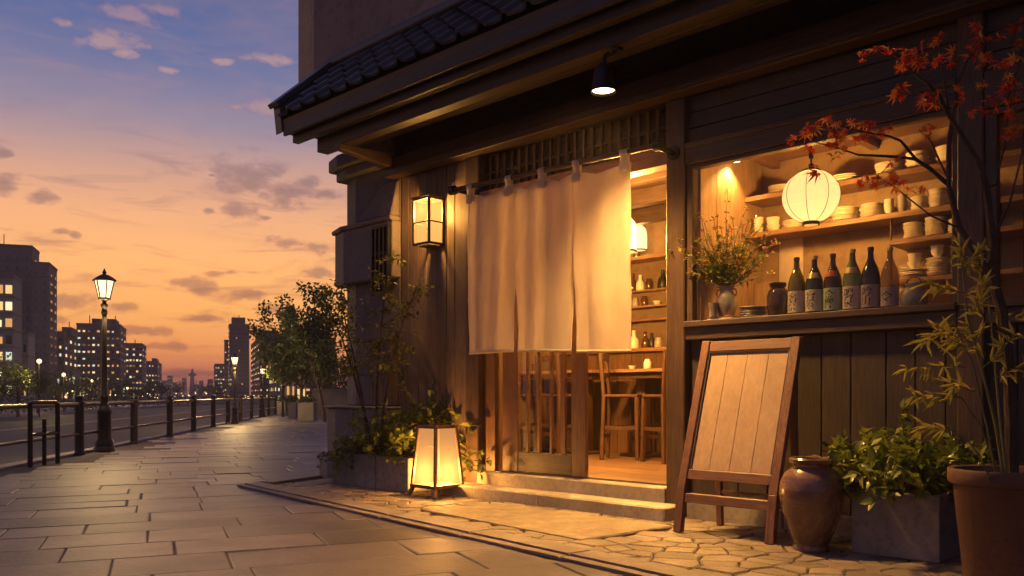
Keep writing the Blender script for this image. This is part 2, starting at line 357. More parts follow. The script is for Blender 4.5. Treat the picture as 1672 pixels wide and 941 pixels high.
# clouds: each a soft-edged puff group at its own direction, eaten into by noise
CL = [(176, 66, 46, 17), (205, 88, 22, 9), (214, 26, 44, 13), (262, 18, 30, 10), (110, 38, 15, 6), (272, 114, 15, 5), (384, 175, 12, 5), (432, 172, 26, 13), (440, 96, 40, 7), (360, 100, 22, 5),
      (408, 288, 54, 26), (462, 314, 42, 18), (506, 297, 24, 9), (530, 316, 20, 8), (345, 286, 7, 3), (343, 344, 9, 5), (386, 346, 30, 12), (434, 356, 9, 3), (8, 302, 20, 20), (62, 320, 26, 13),
      (4, 250, 14, 8), (100, 379, 13, 5), (122, 384, 11, 5), (470, 396, 32, 7), (520, 403, 30, 9), (332, 468, 30, 11), (352, 447, 17, 6), (376, 445, 10, 4), (400, 481, 32, 7), (518, 447, 22, 8),
      (298, 462, 22, 6), (118, 492, 42, 13), (196, 502, 17, 9), (226, 541, 46, 8), (330, 522, 32, 6), (284, 566, 34, 7), (312, 610, 42, 6), (60, 520, 40, 6), (450, 505, 34, 5)]
CL += [(-160, 250, 70, 22), (-300, 380, 80, 18), (-420, 140, 120, 26), (760, 330, 60, 20), (1100, 260, 90, 22), (-120, 470, 60, 10)]
ae = W.n('ShaderNodeCombineXYZ'); W.l(az, ae.inputs[0]); W.l(el, ae.inputs[1])
wn = W.n('ShaderNodeTexNoise'); wn.inputs['Scale'].default_value = .62; wn.inputs['Detail'].default_value = 7; wn.inputs['Roughness'].default_value = .6
sv = W.n('ShaderNodeVectorMath', operation='MULTIPLY'); sv.inputs[1].default_value = (1.0, 1.7, 1); W.l(ae.outputs[0], sv.inputs[0]); W.l(sv.outputs[0], wn.inputs['Vector'])
field = None
for (px, py, hw, hh) in CL:
    a0 = math.degrees(math.atan((px - 836) / 1400)); dist = 1400 / math.cos(R(a0)); e0 = math.degrees(math.atan((645 - py) / dist))
    k = 57.2958 * math.cos(R(a0)) / dist * 1.25
    d = W.n('ShaderNodeVectorMath', operation='SUBTRACT'); W.l(ae.outputs[0], d.inputs[0]); d.inputs[1].default_value = (a0, e0, 0)
    m = W.n('ShaderNodeVectorMath', operation='MULTIPLY'); W.l(d.outputs[0], m.inputs[0]); m.inputs[1].default_value = (1 / (hw * k), 1 / (hh * k * 1.05), 0)
    ln = W.n('ShaderNodeVectorMath', operation='LENGTH'); W.l(m.outputs[0], ln.inputs[0])
    field = ln.outputs['Value'] if field is None else W.math('SMOOTH_MIN', field, ln.outputs['Value'], .25)
f2 = W.math('ADD', field, W.math('MULTIPLY_ADD', wn.outputs[0], 3.4, -1.86))
mask = W.ramp(f2, [(.50, (1, 1, 1)), (1.0, (0, 0, 0))])
core = W.ramp(f2, [(.05, (1, 1, 1)), (.8, (0, 0, 0))])
ccore = ramp_el([(0, lin(150, 88, 84)), (4, lin(166, 106, 92)), (9, lin(152, 112, 106)), (13.5, lin(132, 106, 114)), (16.5, lin(178, 144, 148)), (20, lin(206, 164, 152)), (23, lin(170, 134, 148)), (27, lin(120, 110, 142))])
crim = ramp_el([(0, lin(214, 110, 74)), (5, lin(238, 150, 92)), (10, lin(228, 158, 118)), (14, lin(186, 146, 146)), (16.5, lin(140, 126, 156)), (21, lin(112, 112, 156)), (26, lin(92, 102, 154))])
cloud = W.mix(core, crim, ccore)
wv2 = W.n('ShaderNodeCombineXYZ'); W.l(W.math('MULTIPLY', az, .16), wv2.inputs[0]); W.l(W.math('MULTIPLY', el, .95), wv2.inputs[1])
wisp = W.ramp(W.noise(wv2.outputs[0], 1.0, 7, .62, .8), [(.50, (0, 0, 0)), (.68, (1, 1, 1))])
wband = W.ramp(W.math('MULTIPLY_ADD', el, 1 / 30.0, 0.0), [(.03, (0, 0, 0)), (.10, (1, 1, 1)), (.45, (.75, .75, .75)), (.8, (.35, .35, .35)), (1.0, (.1, .1, .1))])
grad = W.mix(W.math('MULTIPLY', W.math('MULTIPLY', wisp, wband), .75), grad, W.mix(.45, crim, ccore))
mk = W.math('MULTIPLY', mask, .62)
skyc = W.mix(mk, grad, cloud)
bg = W.n('ShaderNodeBackground'); W.l(skyc, bg.inputs[0]); bg.inputs[1].default_value = 1.0; W.l(bg.outputs[0], W.out.inputs[0])

sun = lamp('sun', 'SUN', (-40, 90, 30), .35, (1, .5, .24)); sun.data.angle = R(10)
sd = Vector((math.sin(R(SUN_AZ)) * math.cos(R(SUN_EL)), math.cos(R(SUN_AZ)) * math.cos(R(SUN_EL)), math.sin(R(SUN_EL))))
sun.rotation_euler = sd.to_track_quat('Z', 'Y').to_euler()

# ------------------------------------------------------------------ ground, road, promenade
def sheet(name, poly, z, mat, kind='structure'):
    m = MB(); m.add([(x, y, z) for x, y in poly], [tuple(range(len(poly)))]); return tag(m.build(name, mat), kind=kind)
def fx(y): return -4.55 - .17 * y            # the railing's line
sheet('ground', [(-3000, -400), (3000, -400), (3000, 4000), (-3000, 4000)], -.16, M['land'])
m = MB()
for y0, y1 in ((-20, 40), (40, 160), (160, 600)):
    m.add([(fx(y0) - 13.2, y0, -.12), (fx(y0) - .32, y0, -.12), (fx(y1) - .32, y1, -.12), (fx(y1) - 13.2, y1, -.12)], [(0, 1, 2, 3)])
tag(m.build('road', M['asphalt']), kind='structure')
lane = plain('lane_paint', (.55, .42, .16), .7)
m = MB()
for (o, w) in ((-6.3, .12), (-6.6, .12)):
    m.add([(fx(0) + o, 0, -.115), (fx(0) + o + w, 0, -.115), (fx(400) + o + w, 400, -.115), (fx(400) + o, 400, -.115)], [(0, 1, 2, 3)])
for o in (-12.6, -.75):
    m.add([(fx(0) + o, 0, -.115), (fx(0) + o + .12, 0, -.115), (fx(400) + o + .12, 400, -.115), (fx(400) + o, 400, -.115)], [(0, 1, 2, 3)])
tag(m.build('lane_marking', lane), kind='structure')
m = MB(); m.hexa([(fx(-10) - .34, -10, -.16), (fx(-10) - .08, -10, -.16), (fx(200) - .08, 200, -.16), (fx(200) - .34, 200, -.16)],
                 [(fx(-10) - .32, -10, .02), (fx(-10) - .08, -10, .02), (fx(200) - .08, 200, .02), (fx(200) - .32, 200, .02)])
tag(m.build('kerb', M['kerb']), kind='structure')
m = MB(); m.hexa([(fx(-10) - 19, -10, -.16), (fx(-10) - 13.2, -10, -.16), (fx(400) - 13.2, 400, -.16), (fx(400) - 19, 400, -.16)],
                 [(fx(-10) - 19, -10, .0), (fx(-10) - 13.2, -10, .0), (fx(400) - 13.2, 400, .0), (fx(400) - 19, 400, .0)])
tag(m.build('far_pavement', M['kerb']), kind='structure')
sheet('promenade_bed', [(fx(-10) - .08, -10), (8, -10), (8, 12), (3, 40), (-8, 120), (fx(200) + 5, 200), (fx(200) - .08, 200)], -.0085, M['grout'])

# the slabs of the promenade: rows of long stones, every stone a little different
ca, sa = math.cos(R(22.7)), math.sin(R(22.7)); rr = random.Random(3)
AP = [(-4.53, -1.22), (4.6, -2.36), (4.6, .1), (-5.02, .1)]     # the flagged apron before the shop, in (u, v)
def in_poly(p, poly):
    c = False; n = len(poly)
    for i in range(n):
        (x0, y0), (x1, y1) = poly[i], poly[(i + 1) % n]
        if (y0 > p[1]) != (y1 > p[1]) and p[0] < (x1 - x0) * (p[1] - y0) / (y1 - y0) + x0: c = not c
    return c
def to_uv(x, y): d = Vector((x, y, 0)) - P0; return (d.dot(U), d.dot(V))
m = MB(); q = -6.0
while q < 75:
    w = .44 + rr.random() * .12 if q < 40 else 1.2
    p = -45 + rr.random()
    while p < 34:
        L = rr.choice((.5, .62, .75, .9, 1.05, 1.2)) * (1 if q < 40 else 2.2); g = .004 if q < 10 else .0025
        cor = [(p + g, q + g), (p + L - g, q + g), (p + L - g, q + w - g), (p + g, q + w - g)]
        pts = []
        for (a, b) in cor:
            a += rr.uniform(-.005, .005); b += rr.uniform(-.003, .003)
            pts.append((a * ca - b * sa, a * sa + b * ca))
        cx = sum(t[0] for t in pts) / 4; cy = sum(t[1] for t in pts) / 4
        ok = min(t[0] - fx(t[1]) for t in pts) > -.1 and cy > -3 and cx < (6 if cy < 13 else 3 - (cy - 13) * .15)
        if ok and all(in_poly(to_uv(*t), AP) for t in pts): ok = False
        if ok:
            z = rr.uniform(-.003, .002); tz = [z + rr.uniform(-.003, .003) for _ in range(4)]; e = rr.uniform(.006, .016)
            ctr = Vector((cx, cy))
            inn = [tuple(Vector(t) + (ctr - Vector(t)).normalized() * e) for t in pts]
            m.add([(t[0], t[1], -.02) for t in pts] + [(t[0], t[1], zz - .006) for t, zz in zip(pts, tz)] + [(t[0], t[1], zz) for t, zz in zip(inn, tz)],
                  [(i, (i + 1) % 4, 4 + (i + 1) % 4, 4 + i) for i in range(4)] + [(4 + i, 4 + (i + 1) % 4, 8 + (i + 1) % 4, 8 + i) for i in range(4)] + [(8, 9, 10, 11)])
        p += L
    q += w
tag(m.build('promenade', M['pave']), kind='structure')

# the apron: crazy paving inside a border of long stones, and the hammered slab at the door
def uvsheet(name, poly, z, mat):
    m = MB(); m.add([(a, b, z) for a, b in poly], [tuple(range(len(poly)))]); return tag(m.build(name, mat, None, P0, ANG), kind='structure')
uvsheet('apron_bed', AP, .007, M['grout'])
def clip(poly, n, d):     # keep n.p <= d
    out = []
    for i in range(len(poly)):
        a, b = poly[i], poly[(i + 1) % len(poly)]; da = a[0] * n[0] + a[1] * n[1] - d; db = b[0] * n[0] + b[1] * n[1] - d
        if da <= 0: out.append(a)
        if (da < 0) != (db < 0) and abs(da - db) > 1e-9:
            t = da / (da - db); out.append((a[0] + (b[0] - a[0]) * t, a[1] + (b[1] - a[1]) * t))
    return out
def stone_poly(m, poly, z, h, e=.012):
    n = len(poly); c = (sum(p[0] for p in poly) / n, sum(p[1] for p in poly) / n)
    inn = []
    for p in poly:
        d = math.hypot(c[0] - p[0], c[1] - p[1]) or 1; inn.append((p[0] + (c[0] - p[0]) / d * e, p[1] + (c[1] - p[1]) / d * e))
    m.add([(*p, z) for p in poly] + [(*p, z + h * .6) for p in poly] + [(*p, z + h) for p in inn],
          [(i, (i + 1) % n, n + (i + 1) % n, n + i) for i in range(n)] + [(n + i, n + (i + 1) % n, 2 * n + (i + 1) % n, 2 * n + i) for i in range(n)] + [tuple(range(2 * n, 3 * n))])
BW = .25
INN = [(-4.53 + .34, -1.22 + BW - .02), (4.6, -2.36 + BW), (4.6, .06), (-4.53 + .0, .06)]
SLAB = [(-1.62, -1.16), (.22, -1.36), (.30, -.46), (-1.45, -.40)]
rs = random.Random(11); seeds = []
for i in range(14000):
    p = (rs.uniform(-4.9, 4.9), rs.uniform(-2.4, .3))
    dm = rs.choice((.085, .11, .14, .2))
    if all((p[0] - s[0]) ** 2 * .55 + ((p[1] - s[1]) * 1.15) ** 2 > max(dm, s[2]) ** 2 for s in seeds): seeds.append((p[0], p[1], dm))
m = MB()
for s in seeds:
    poly = list(INN)
    for s2 in seeds:
        if s2 is s or abs(s2[0] - s[0]) > .8 or abs(s2[1] - s[1]) > .6: continue
        dx, dy = s2[0] - s[0], s2[1] - s[1]; L = math.hypot(dx, dy)
        poly = clip(poly, (dx / L, dy / L), (dx * (s[0] + s2[0]) / 2 + dy * (s[1] + s2[1]) / 2) / L - .005)
        if len(poly) < 3: break
    if len(poly) < 3: continue
    cx = sum(p[0] for p in poly) / len(poly); cy = sum(p[1] for p in poly) / len(poly)
    if in_poly((cx, cy), SLAB): continue
    # push corners out of the door slab
    poly = [(p[0], p[1]) for p in poly]
    stone_poly(m, poly, .006, .016 + rs.uniform(0, .007))
tag(m.build('apron_flagstones', M['crazy'], None, P0, ANG), kind='structure')
m = MB(); stone_poly(m, SLAB, .006, .028, .01); tag(m.build('entrance_slab', M['rough_slab'], None, P0, ANG), kind='structure')
m = MB(); rb = random.Random(5)
def border(a, b, w0, w1, nrm):
    a = Vector(a); b = Vector(b); L = (b - a).length; d = (b - a) / L; p = 0
    while p < L:
        q = min(L, p + rb.uniform(.7, 1.1)); n = Vector(nrm)
        for (o0, o1) in ((w0, w0 + .07), (w0 + .076, w1)):
            quad = [a + d * (p + .006) + n * o0, a + d * (q - .006) + n * o0, a + d * (q - .006) + n * o1, a + d * (p + .006) + n * o1]
            stone_poly(m, [tuple(t) for t in quad], .004, .03 if o0 > w0 else .018, .008)
        p = q
fd = Vector((4.6 + 4.53, -2.36 + 1.22)).normalized(); border((-4.53, -1.22), (4.6, -2.36), 0, BW, (-fd.y, fd.x))
ld = Vector((-4.53 + 5.02, -1.22 - .1)).normalized(); border((-5.02, .1), (-4.62, -.98), 0, BW, (-ld.y, ld.x))
tag(m.build('apron_border', M['curb'], None, P0, ANG), kind='structure')
# ------------------------------------------------------------------ the shop (children of one Empty, in the facade frame)
shop = thing('shop_building', 'dark timber eatery with tiled pent roof, plank walls and a glowing window', 'building', P0, ANG)
def sp(m, name, mat, label=None, bevel=.004, parent=None): return tag(m.build(name, mat, parent or shop, bevel=bevel), label)
rw = random.Random(21)
def planks(m, u0, u1, z0, z1, v0, v1, w, gap=.006, jit=.003):
    u = u0
    while u < u1 - .02:
        ww = min(w * rw.uniform(.85, 1.15), u1 - u)
        if u1 - (u + ww) < .05: ww = u1 - u
        dv = rw.uniform(0, jit); m.box(u + gap / 2, u + ww - gap / 2, v0 + dv, v1, z0, z1); u += ww
# plank wall left of the door, with its backing
m = MB(); planks(m, -3.36, -2.33, .16, 3.2, .0, .03, .145); sp(m, 'plank_wall', M['plank'])
m = MB(); m.box(-3.37, -2.30, .03, .12, 0, 3.7); m.box(-3.36, -2.33, -.02, .03, 0, .155); sp(m, 'wall_backing', M['dark_z'], bevel=0)
# plank wall below the window, stone base
m = MB(); planks(m, .125, 4.4, .16, 1.36, .04, .07, .2); sp(m, 'plank_wall', M['dark_plank'])
m = MB(); m.box(.12, 4.4, .07, .15, 0, 1.49); sp(m, 'wall_backing', M['dark_z'], bevel=0)
m = MB()
for a, b in ((.125, .9), (.906, 1.75), (1.756, 2.6), (2.606, 3.5), (3.506, 4.4)): m.box(a, b, -.02, .06, 0, .155)
sp(m, 'base_stone', M['step'], bevel=.008)
# posts
for (a, b, v0, v1, z0, z1) in ((-2.33, -2.15, -.035, .14, .0, 3.2), (-.045, .12, -.04, .15, .0, 3.19), (2.02, 2.165, -.03, .12, .16, 3.2), (4.25, 4.4, -.03, .12, .16, 3.2)):
    m = MB(); m.box(a, b, v0, v1, z0, z1); sp(m, 'post', M['dark_z'], bevel=.008)
m = MB(); m.box(-2.149, -2.0, .04, .2, .17, 2.72); sp(m, 'door_jamb', M['warm_z'])
m = MB(); m.box(-.10, -.046, .05, .18, .24, 2.71); sp(m, 'door_jamb', M['warm_z'])
# beams
m = MB(); m.box(-3.46, 4.4, -.14, .0, 3.2, 3.27); m.box(-3.44, 4.4, -.11, .0, 3.27, 3.40); sp(m, 'header_beam', M['dark_x'], bevel=.006)
m = MB(); m.box(.121, 4.4, -.155, -.14, 3.222, 3.245); sp(m, 'moulding_strip', M['board_x'], bevel=.003)
m = MB()
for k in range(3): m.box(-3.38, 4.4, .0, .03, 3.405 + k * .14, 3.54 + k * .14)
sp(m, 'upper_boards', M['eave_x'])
m = MB()
for k, (z0, z1) in enumerate(((2.845, 2.955), (2.961, 3.075), (3.081, 3.198))): m.box(.123, 4.25, .02 + .002 * k, .06, z0, z1)
sp(m, 'board_panel', M['board_x'])
m = MB(); m.box(-2.149, -.046, -.03, .12, 2.715, 2.85); sp(m, 'lintel', M['warm_x'], bevel=.006)
m = MB(); m.box(.121, 2.019, -.03, .1, 2.675, 2.842); m.box(.121, 2.019, -.045, -.03, 2.8, 2.84); sp(m, 'window_lintel', M['dark_x'], bevel=.006)
m = MB(); m.box(2.166, 4.249, -.03, .1, 2.62, 2.842); sp(m, 'window_lintel', M['dark_x'], bevel=.006)
m = MB(); m.box(-2.29, 4.39, .0315, .118, 3.202, 3.69); sp(m, 'wall_backing', M['dark_x'], bevel=0)
# transom lattice over the door
m = MB(); m.box(-2.149, -.046, .13, .15, 2.80, 3.405); sp(m, 'transom_panel', M['dark_x'], bevel=0)
for k in range(22):
    u = -2.09 + k * .0945; m = MB(); m.box(u, u + .028, .05, .085, 2.851, 3.195); sp(m, 'transom_slat', M['dark_z'], bevel=.002)
m = MB(); m.box(-2.149, -.046, .06, .08, 3.02, 3.045); sp(m, 'transom_rail', M['dark_x'], bevel=.002)
# window sill / counter board and the window frame with its pane
m = MB(); m.box(.121, 2.019, -.06, .34, 1.455, 1.5); m.box(.121, 2.019, -.03, .06, 1.362, 1.455); sp(m, 'window_sill', M['dark_x'], bevel=.006)
m = MB(); m.box(2.166, 4.249, -.05, .34, 1.455, 1.5); m.box(2.166, 4.249, -.02, .06, 1.362, 1.455); sp(m, 'window_sill', M['dark_x'], bevel=.006)
m = MB(); m.box(.121, .172, -.01, .06, 1.5, 2.674); m.box(1.985, 2.019, -.01, .06, 1.5, 2.674); m.box(.172, 1.985, -.01, .06, 2.645, 2.674)
wf = sp(m, 'window_frame', M['dark_z'])
m = MB(); m.box(.173, 1.984, .012, .018, 1.501, 2.644); sp(m, 'glass_pane', M['glass'], bevel=0, parent=wf)
m = MB(); m.box(2.166, 2.23, -.01, .06, 1.5, 2.619); m.box(2.23, 4.249, -.01, .06, 2.58, 2.619)
for k in range(11): m.box(2.36 + k * .17, 2.40 + k * .17, .0, .04, 1.5, 2.58)
wf2 = sp(m, 'window_frame', M['dark_z'], 'narrow barred window frame beside the big window')
m = MB(); m.box(2.231, 4.248, .045, .05, 1.501, 2.579); sp(m, 'glass_pane', M['glass'], bevel=0, parent=wf2)
# window niche: left wall, back wall, ceiling, right end
m = MB(); w = .2
vv0 = .06
while vv0 < 1.0:
    ww = min(.23, 1.0 - vv0); m.box(.172, .2, vv0 + .002, vv0 + ww - .002, 1.5, 2.9); vv0 += ww
sp(m, 'niche_side_wall', M['pale_z'], bevel=.002)
m = MB(); m.box(.172, 4.3, 1.0, 1.04, 1.3, 3.0); sp(m, 'niche_back_wall', M['niche_plaster'], bevel=0)
m = MB(); m.box(.172, 4.3, .1, 1.0, 2.86, 2.9)
for k in range(5): m.box(.3 + k * .8, .36 + k * .8, .1, 1.0, 2.80, 2.86)
sp(m, 'niche_ceiling', M['warm_x'], bevel=0)
m = MB(); m.box(.2, 4.3, .34, 1.0, 1.40, 1.44); sp(m, 'back_counter', M['warm_x'], bevel=.003)
m = MB(); m.box(4.26, 4.3, .1, 1.0, 1.44, 2.86); sp(m, 'niche_end_wall', M['pale_z'], bevel=0)
m = MB(); m.box(.36, .56, .975, .999, 1.45, 2.235); sp(m, 'pale_wall_board', M['label_cream'], 'pale upright board fixed to the wall behind the bottles')
SHV = (.70, .998)
m = MB(); m.box(.201, 3.9, SHV[0], SHV[1], 2.205, 2.245); sp(m, 'shelf', M['warm_x'], 'long shelf of plates behind the pendant lantern')
m = MB(); m.box(.201, 3.9, SHV[0], SHV[1], 2.50, 2.54); sp(m, 'shelf', M['warm_x'], 'top shelf under the niche ceiling')
m = MB(); m.box(1.34, 3.9, SHV[0], SHV[1], 2.015, 2.05); sp(m, 'shelf', M['warm_x'], 'short shelf below the long shelf')
m = MB(); m.box(1.34, 3.9, SHV[0], SHV[1], 1.735, 1.768); sp(m, 'shelf', M['warm_x'], 'lowest short shelf just above the bottles')
m = MB(); m.box(1.345, 1.352, .72, .74, 1.768, 2.205); m.box(1.345, 1.352, .72, .74, 1.50, 1.735); sp(m, 'shelf_rod', M['warm_z'], bevel=0)
m = MB(); m.box(.201, .37, .86, .999, 1.44, 1.86); sp(m, 'niche_cabinet', M['pale_z'])

# the dining room behind the door
m = MB(); rx = random.Random(4); v = .26
while v < 3.9:
    ww = .14; u = -6.0 - rx.random()
    while u < .12:
        L = rx.uniform(1.2, 2.2); m.box(max(u, -4.29) + .002, min(u + L, .125) - .002, v + .0015, min(v + ww, 3.9) - .0015, .19, .22 + rx.uniform(0, .0012)) if min(u + L, .125) - max(u, -4.29) > .03 else None; u += L
    v += ww
sp(m, 'interior_floor', M['floor_w'], bevel=0)
m = MB(); m.box(-4.29, .125, .2, 3.9, .1, .185); sp(m, 'floor_slab', M['grout'], bevel=0)
m = MB(); m.box(-4.3, .17, 3.9, 4.0, .1, 3.4); sp(m, 'interior_back_wall', M['int_plaster'], bevel=0)
m = MB(); m.box(.128, .17, .151, 3.9, .1, 3.4); sp(m, 'interior_side_wall', M['int_plaster'], bevel=0)
m = MB(); m.box(-4.4, -4.3, .82, 4.0, -.1, 4.31); m.box(-4.3, -3.37, .82, .86, .1, 3.4); m.box(-3.37, -2.33, .14, .2, .1, 3.4); m.box(-3.371, -3.33, .2, .82, .1, 3.4); sp(m, 'interior_side_wall', M['int_plaster'], bevel=0)
m = MB(); m.box(-4.29, .128, .16, 3.9, 3.3, 3.35); sp(m, 'interior_ceiling', M['dark_x'], bevel=0)
for k in range(4):
    m = MB(); m.box(-4.29, .127, .75 + k * .85, .87 + k * .85, 3.12, 3.299); sp(m, 'ceiling_joist', M['dark_x'])
m = MB(); m.box(-4.29, .1, 3.62, 3.899, 2.72, 2.765); sp(m, 'shelf', M['warm_x'], 'high shelf on the back wall of the dining room')
m = MB(); m.box(-3.9, -2.62, 3.78, 3.899, 2.32, 2.345); sp(m, 'shelf', M['warm_x'], 'bottle shelf on the back wall of the dining room')
m = MB(); m.box(-3.9, -2.62, 3.78, 3.899, 2.11, 2.135); sp(m, 'shelf', M['warm_x'], 'jar shelf on the back wall of the dining room')
m = MB(); m.box(-3.9, -2.62, 3.78, 3.899, 1.93, 1.955); sp(m, 'shelf', M['warm_x'], 'lowest narrow shelf on the back wall of the dining room')
m = MB(); m.box(-2.56, -2.46, 3.76, 3.9, .22, 3.3); sp(m, 'interior_post', M['warm_z'])
# door step and sill
m = MB(); m.box(-2.40, -1.15, -.30, -.04, 0, .125); m.box(-1.144, .118, -.30, -.042, 0, .125); sp(m, 'step', M['step'], bevel=.012)
m = MB(); m.box(-2.149, -.047, -.055, .26, .0, .236); sp(m, 'door_sill', M['step'], bevel=.008)
for k in range(2):
    m = MB(); m.box(-2.0, -.047, .105 + k * .06, .118 + k * .06, .236, .243); sp(m, 'door_track', M['dark_x'], bevel=0)

# sliding door leaves
def leaf(u0, u1, v, slats, label):
    d = MB(); d.box(u0 + .20, u1 - .16, v, v + .035, .25, .43); door = sp(d, 'sliding_door', M['dark_x'], label)
    for (a, b) in ((u0, u0 + .199), (u1 - .159, u1)): m = MB(); m.box(a, b, v - .003, v + .04, .246, 2.71); sp(m, 'stile', M['frame_w'], parent=door)
    m = MB(); m.box(u0 + .2, u1 - .16, v, v + .035, 2.6, 2.71); sp(m, 'top_rail', M['warm_x'], parent=door)
    for a, w in slats: m = MB(); m.box(a, a + w, v + .001, v + .03, .431, 2.599); sp(m, 'slat', M['frame_w'], bevel=.002, parent=door)
    m = MB(); m.box(u0 + .2, u1 - .16, v + .031, v + .034, .431, 2.599); sp(m, 'glass_pane', M['glass'], bevel=0, parent=door)
leaf(-1.96, -.955, .10, ((-1.66, .03), (-1.52, .03), (-1.37, .03), (-1.24, .05)), 'sliding door leaf with vertical slats under the curtain')

# pent roof: boards, fascia, purlins, brackets, tiles
UL, UR = -4.13, 5.0
m = MB()
k = -.90
for i in range(7): m.box(UL + .05, UR, -.9 + i * .13, -.9 + i * .13 + .125, 3.615 + i * .02, 3.64 + i * .02)
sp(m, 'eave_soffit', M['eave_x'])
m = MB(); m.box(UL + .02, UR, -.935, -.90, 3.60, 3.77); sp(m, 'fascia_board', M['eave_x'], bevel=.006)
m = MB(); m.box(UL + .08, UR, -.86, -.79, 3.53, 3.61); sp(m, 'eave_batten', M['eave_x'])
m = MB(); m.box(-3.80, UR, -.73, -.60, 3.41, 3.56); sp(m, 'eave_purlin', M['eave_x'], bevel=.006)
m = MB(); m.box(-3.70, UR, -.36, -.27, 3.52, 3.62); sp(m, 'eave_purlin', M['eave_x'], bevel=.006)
for u in (-3.40, 4.3):
    m = MB(); m.hexa([(u - .05, -.76, 3.36), (u + .05, -.76, 3.36), (u + .05, .0, 3.28), (u - .05, .0, 3.28)], [(u - .05, -.76, 3.408), (u + .05, -.76, 3.408), (u + .05, .0, 3.43), (u - .05, .0, 3.43)])
    sp(m, 'eave_bracket', M['dark_y'], bevel=.005)
m = MB(); m.box(-3.46, -3.34, -.10, .12, 3.41, 3.7); sp(m, 'post', M['dark_z'])
# roof body under the tiles (left verge board)
va, za, vb, zb = -.945, 3.79, -.30, 4.44
m = MB(); m.add([(UL, va, za - .03), (UR, va, za - .03), (UR, vb, zb - .03), (UL, vb, zb - .03), (UL, vb, 3.66), (UL, va + .02, 3.66), (UR, va + .02, 3.66), (UR, vb, 3.66)],
      [(0, 1, 2, 3), (0, 3, 4, 5), (0, 5, 6, 1), (3, 2, 7, 4), (1, 6, 7, 2)])
roof = sp(m, 'roof', M['dark_x'], bevel=0)
m = MB(); pitch = .255; courses = 4; sub = 12
slope = Vector((0, vb - va, zb - za)); nrm = Vector((0, -(zb - za), vb - va)).normalized()
nt = int((UR - UL) / pitch)
for c in range(courses):
    t0 = c / courses - .02; t1 = (c + 1) / courses + .05
    for i in range(nt):
        u0 = UL + i * pitch; dz = rw.uniform(-.004, .004); vs = []; 
        prof = []
        for s in range(sub + 1):
            x = s / sub
            h = .018 * math.sin(x * math.pi * 1.35 + .5) if x < .74 else .048 * math.sin((x - .74) / .26 * math.pi) - .012
            h = -.016 + .02 * (2 * abs(x - .42)) ** 2 if x < .72 else -.008 + .05 * math.sin((x - .72) / .28 * math.pi)
            prof.append((u0 + x * pitch, h))
        for t, lift in ((t0, .05), (t1, .012)):
            base = Vector((0, va, za)) + slope * t
            for (uu, h) in prof: p = base + nrm * (h + lift + dz); vs.append((uu, p.y, p.z))
        k = sub + 1
        for (uu, h) in prof: p = Vector((0, va, za)) + slope * t0 + nrm * (h + .026 + dz); vs.append((uu, p.y, p.z))
        fs = [(s, s + 1, k + s + 1, k + s) for s in range(sub)] + [(2 * k + s, 2 * k + s + 1, s + 1, s) for s in range(sub)]
        m.add(vs, fs, False)
tl = sp(m, 'roof_tiles', M['tile'], bevel=0, parent=roof)
m = MB(); a = Vector((UL - .04, va - .07, za + .115)); b = Vector((UL - .04, vb, zb + .11)); m.bar(a, b, .17, .05, (0, -1, 1)); 
m.hexa([(UL - .10, va - .0, za - .16), (UL + .02, va - .0, za - .16), (UL + .02, vb, zb - .12), (UL - .10, vb, zb - .12)], [(UL - .10, va - .03, za + .112), (UL + .02, va - .03, za + .112), (UL + .02, vb, zb + .085), (UL - .10, vb, zb + .085)])
sp(m, 'verge_tiles', M['tile'], bevel=.004, parent=roof)
m = MB(); m.tube([(UL - .05, vb - .02, zb + .07), (UR, vb - .02, zb + .07)], .07, 10); sp(m, 'ridge_tiles', M['tile'], bevel=0, parent=roof)
# upper storey
m = MB(); m.prism([(-5.44, .05), (-4.54, -.30), (5.0, -.30), (5.0, 3.8), (-5.44, 3.8)], 4.32, 8.4)
sp(m, 'upper_wall', M['plaster'], 'plain beige plastered upper storey', bevel=.02)

# ------------------------------------------------------------------ stone pier at the corner
pier = thing('corner_pier', 'grey rendered masonry pier at the left corner of the shop', 'pier', P0, ANG)
def pr(m, name, mat, bevel=.012): return m.build(name, mat, pier, bevel=bevel)
def ch(u0, u1, v0, v1, a=.3, b=.09): return [(u0, v0 + b), (u0 + a, v0), (u1, v0), (u1, v1), (u0, v1)]
m = MB(); m.prism(ch(-4.47, -3.372, .0, .8), .831, 3.64); pr(m, 'shaft', M['pier'])
m = MB(); m.prism(ch(-4.56, -3.375, -.10, .7), 2.17, 2.76); m.prism([(-4.60, .1), (-4.60, -.03), (-4.3, -.13), (-3.374, -.13), (-3.374, -.001), (-4.4, .03)], 2.761, 2.81); pr(m, 'block', M['pier_top'])
m = MB(); m.hexa([(-4.0, -.12, 2.812), (-3.378, -.12, 2.812), (-3.378, -.002, 2.812), (-4.0, -.002, 2.812)], [(-3.62, -.03, 3.18), (-3.378, -.03, 3.18), (-3.378, -.002, 3.18), (-3.62, -.002, 3.18)]); pr(m, 'sloped_cap', M['pier'])
m = MB(); m.prism(ch(-4.66, -3.376, -.14, .8), .30, .80); m.prism(ch(-4.70, -3.376, -.17, .78), .801, .83); pr(m, 'base', M['pier_top'])
m = MB(); m.prism(ch(-4.76, -3.377, -.18, .8), 0, .299); pr(m, 'plinth', M['pier_top'])
m = MB(); m.prism(ch(-4.55, -3.40, -.09, .8), 3.36, 3.46); m.prism(ch(-4.60, -3.40, -.16, .8), 3.461, 3.60); pr(m, 'capital', M['pier'])
m = MB(); m.box(-3.70, -3.40, -.115, -.101, 2.0, 2.72); m.box(-3.70, -3.40, -.14, -.116, 2.69, 2.72); m.box(-3.70, -3.40, -.14, -.116, 2.0, 2.03)
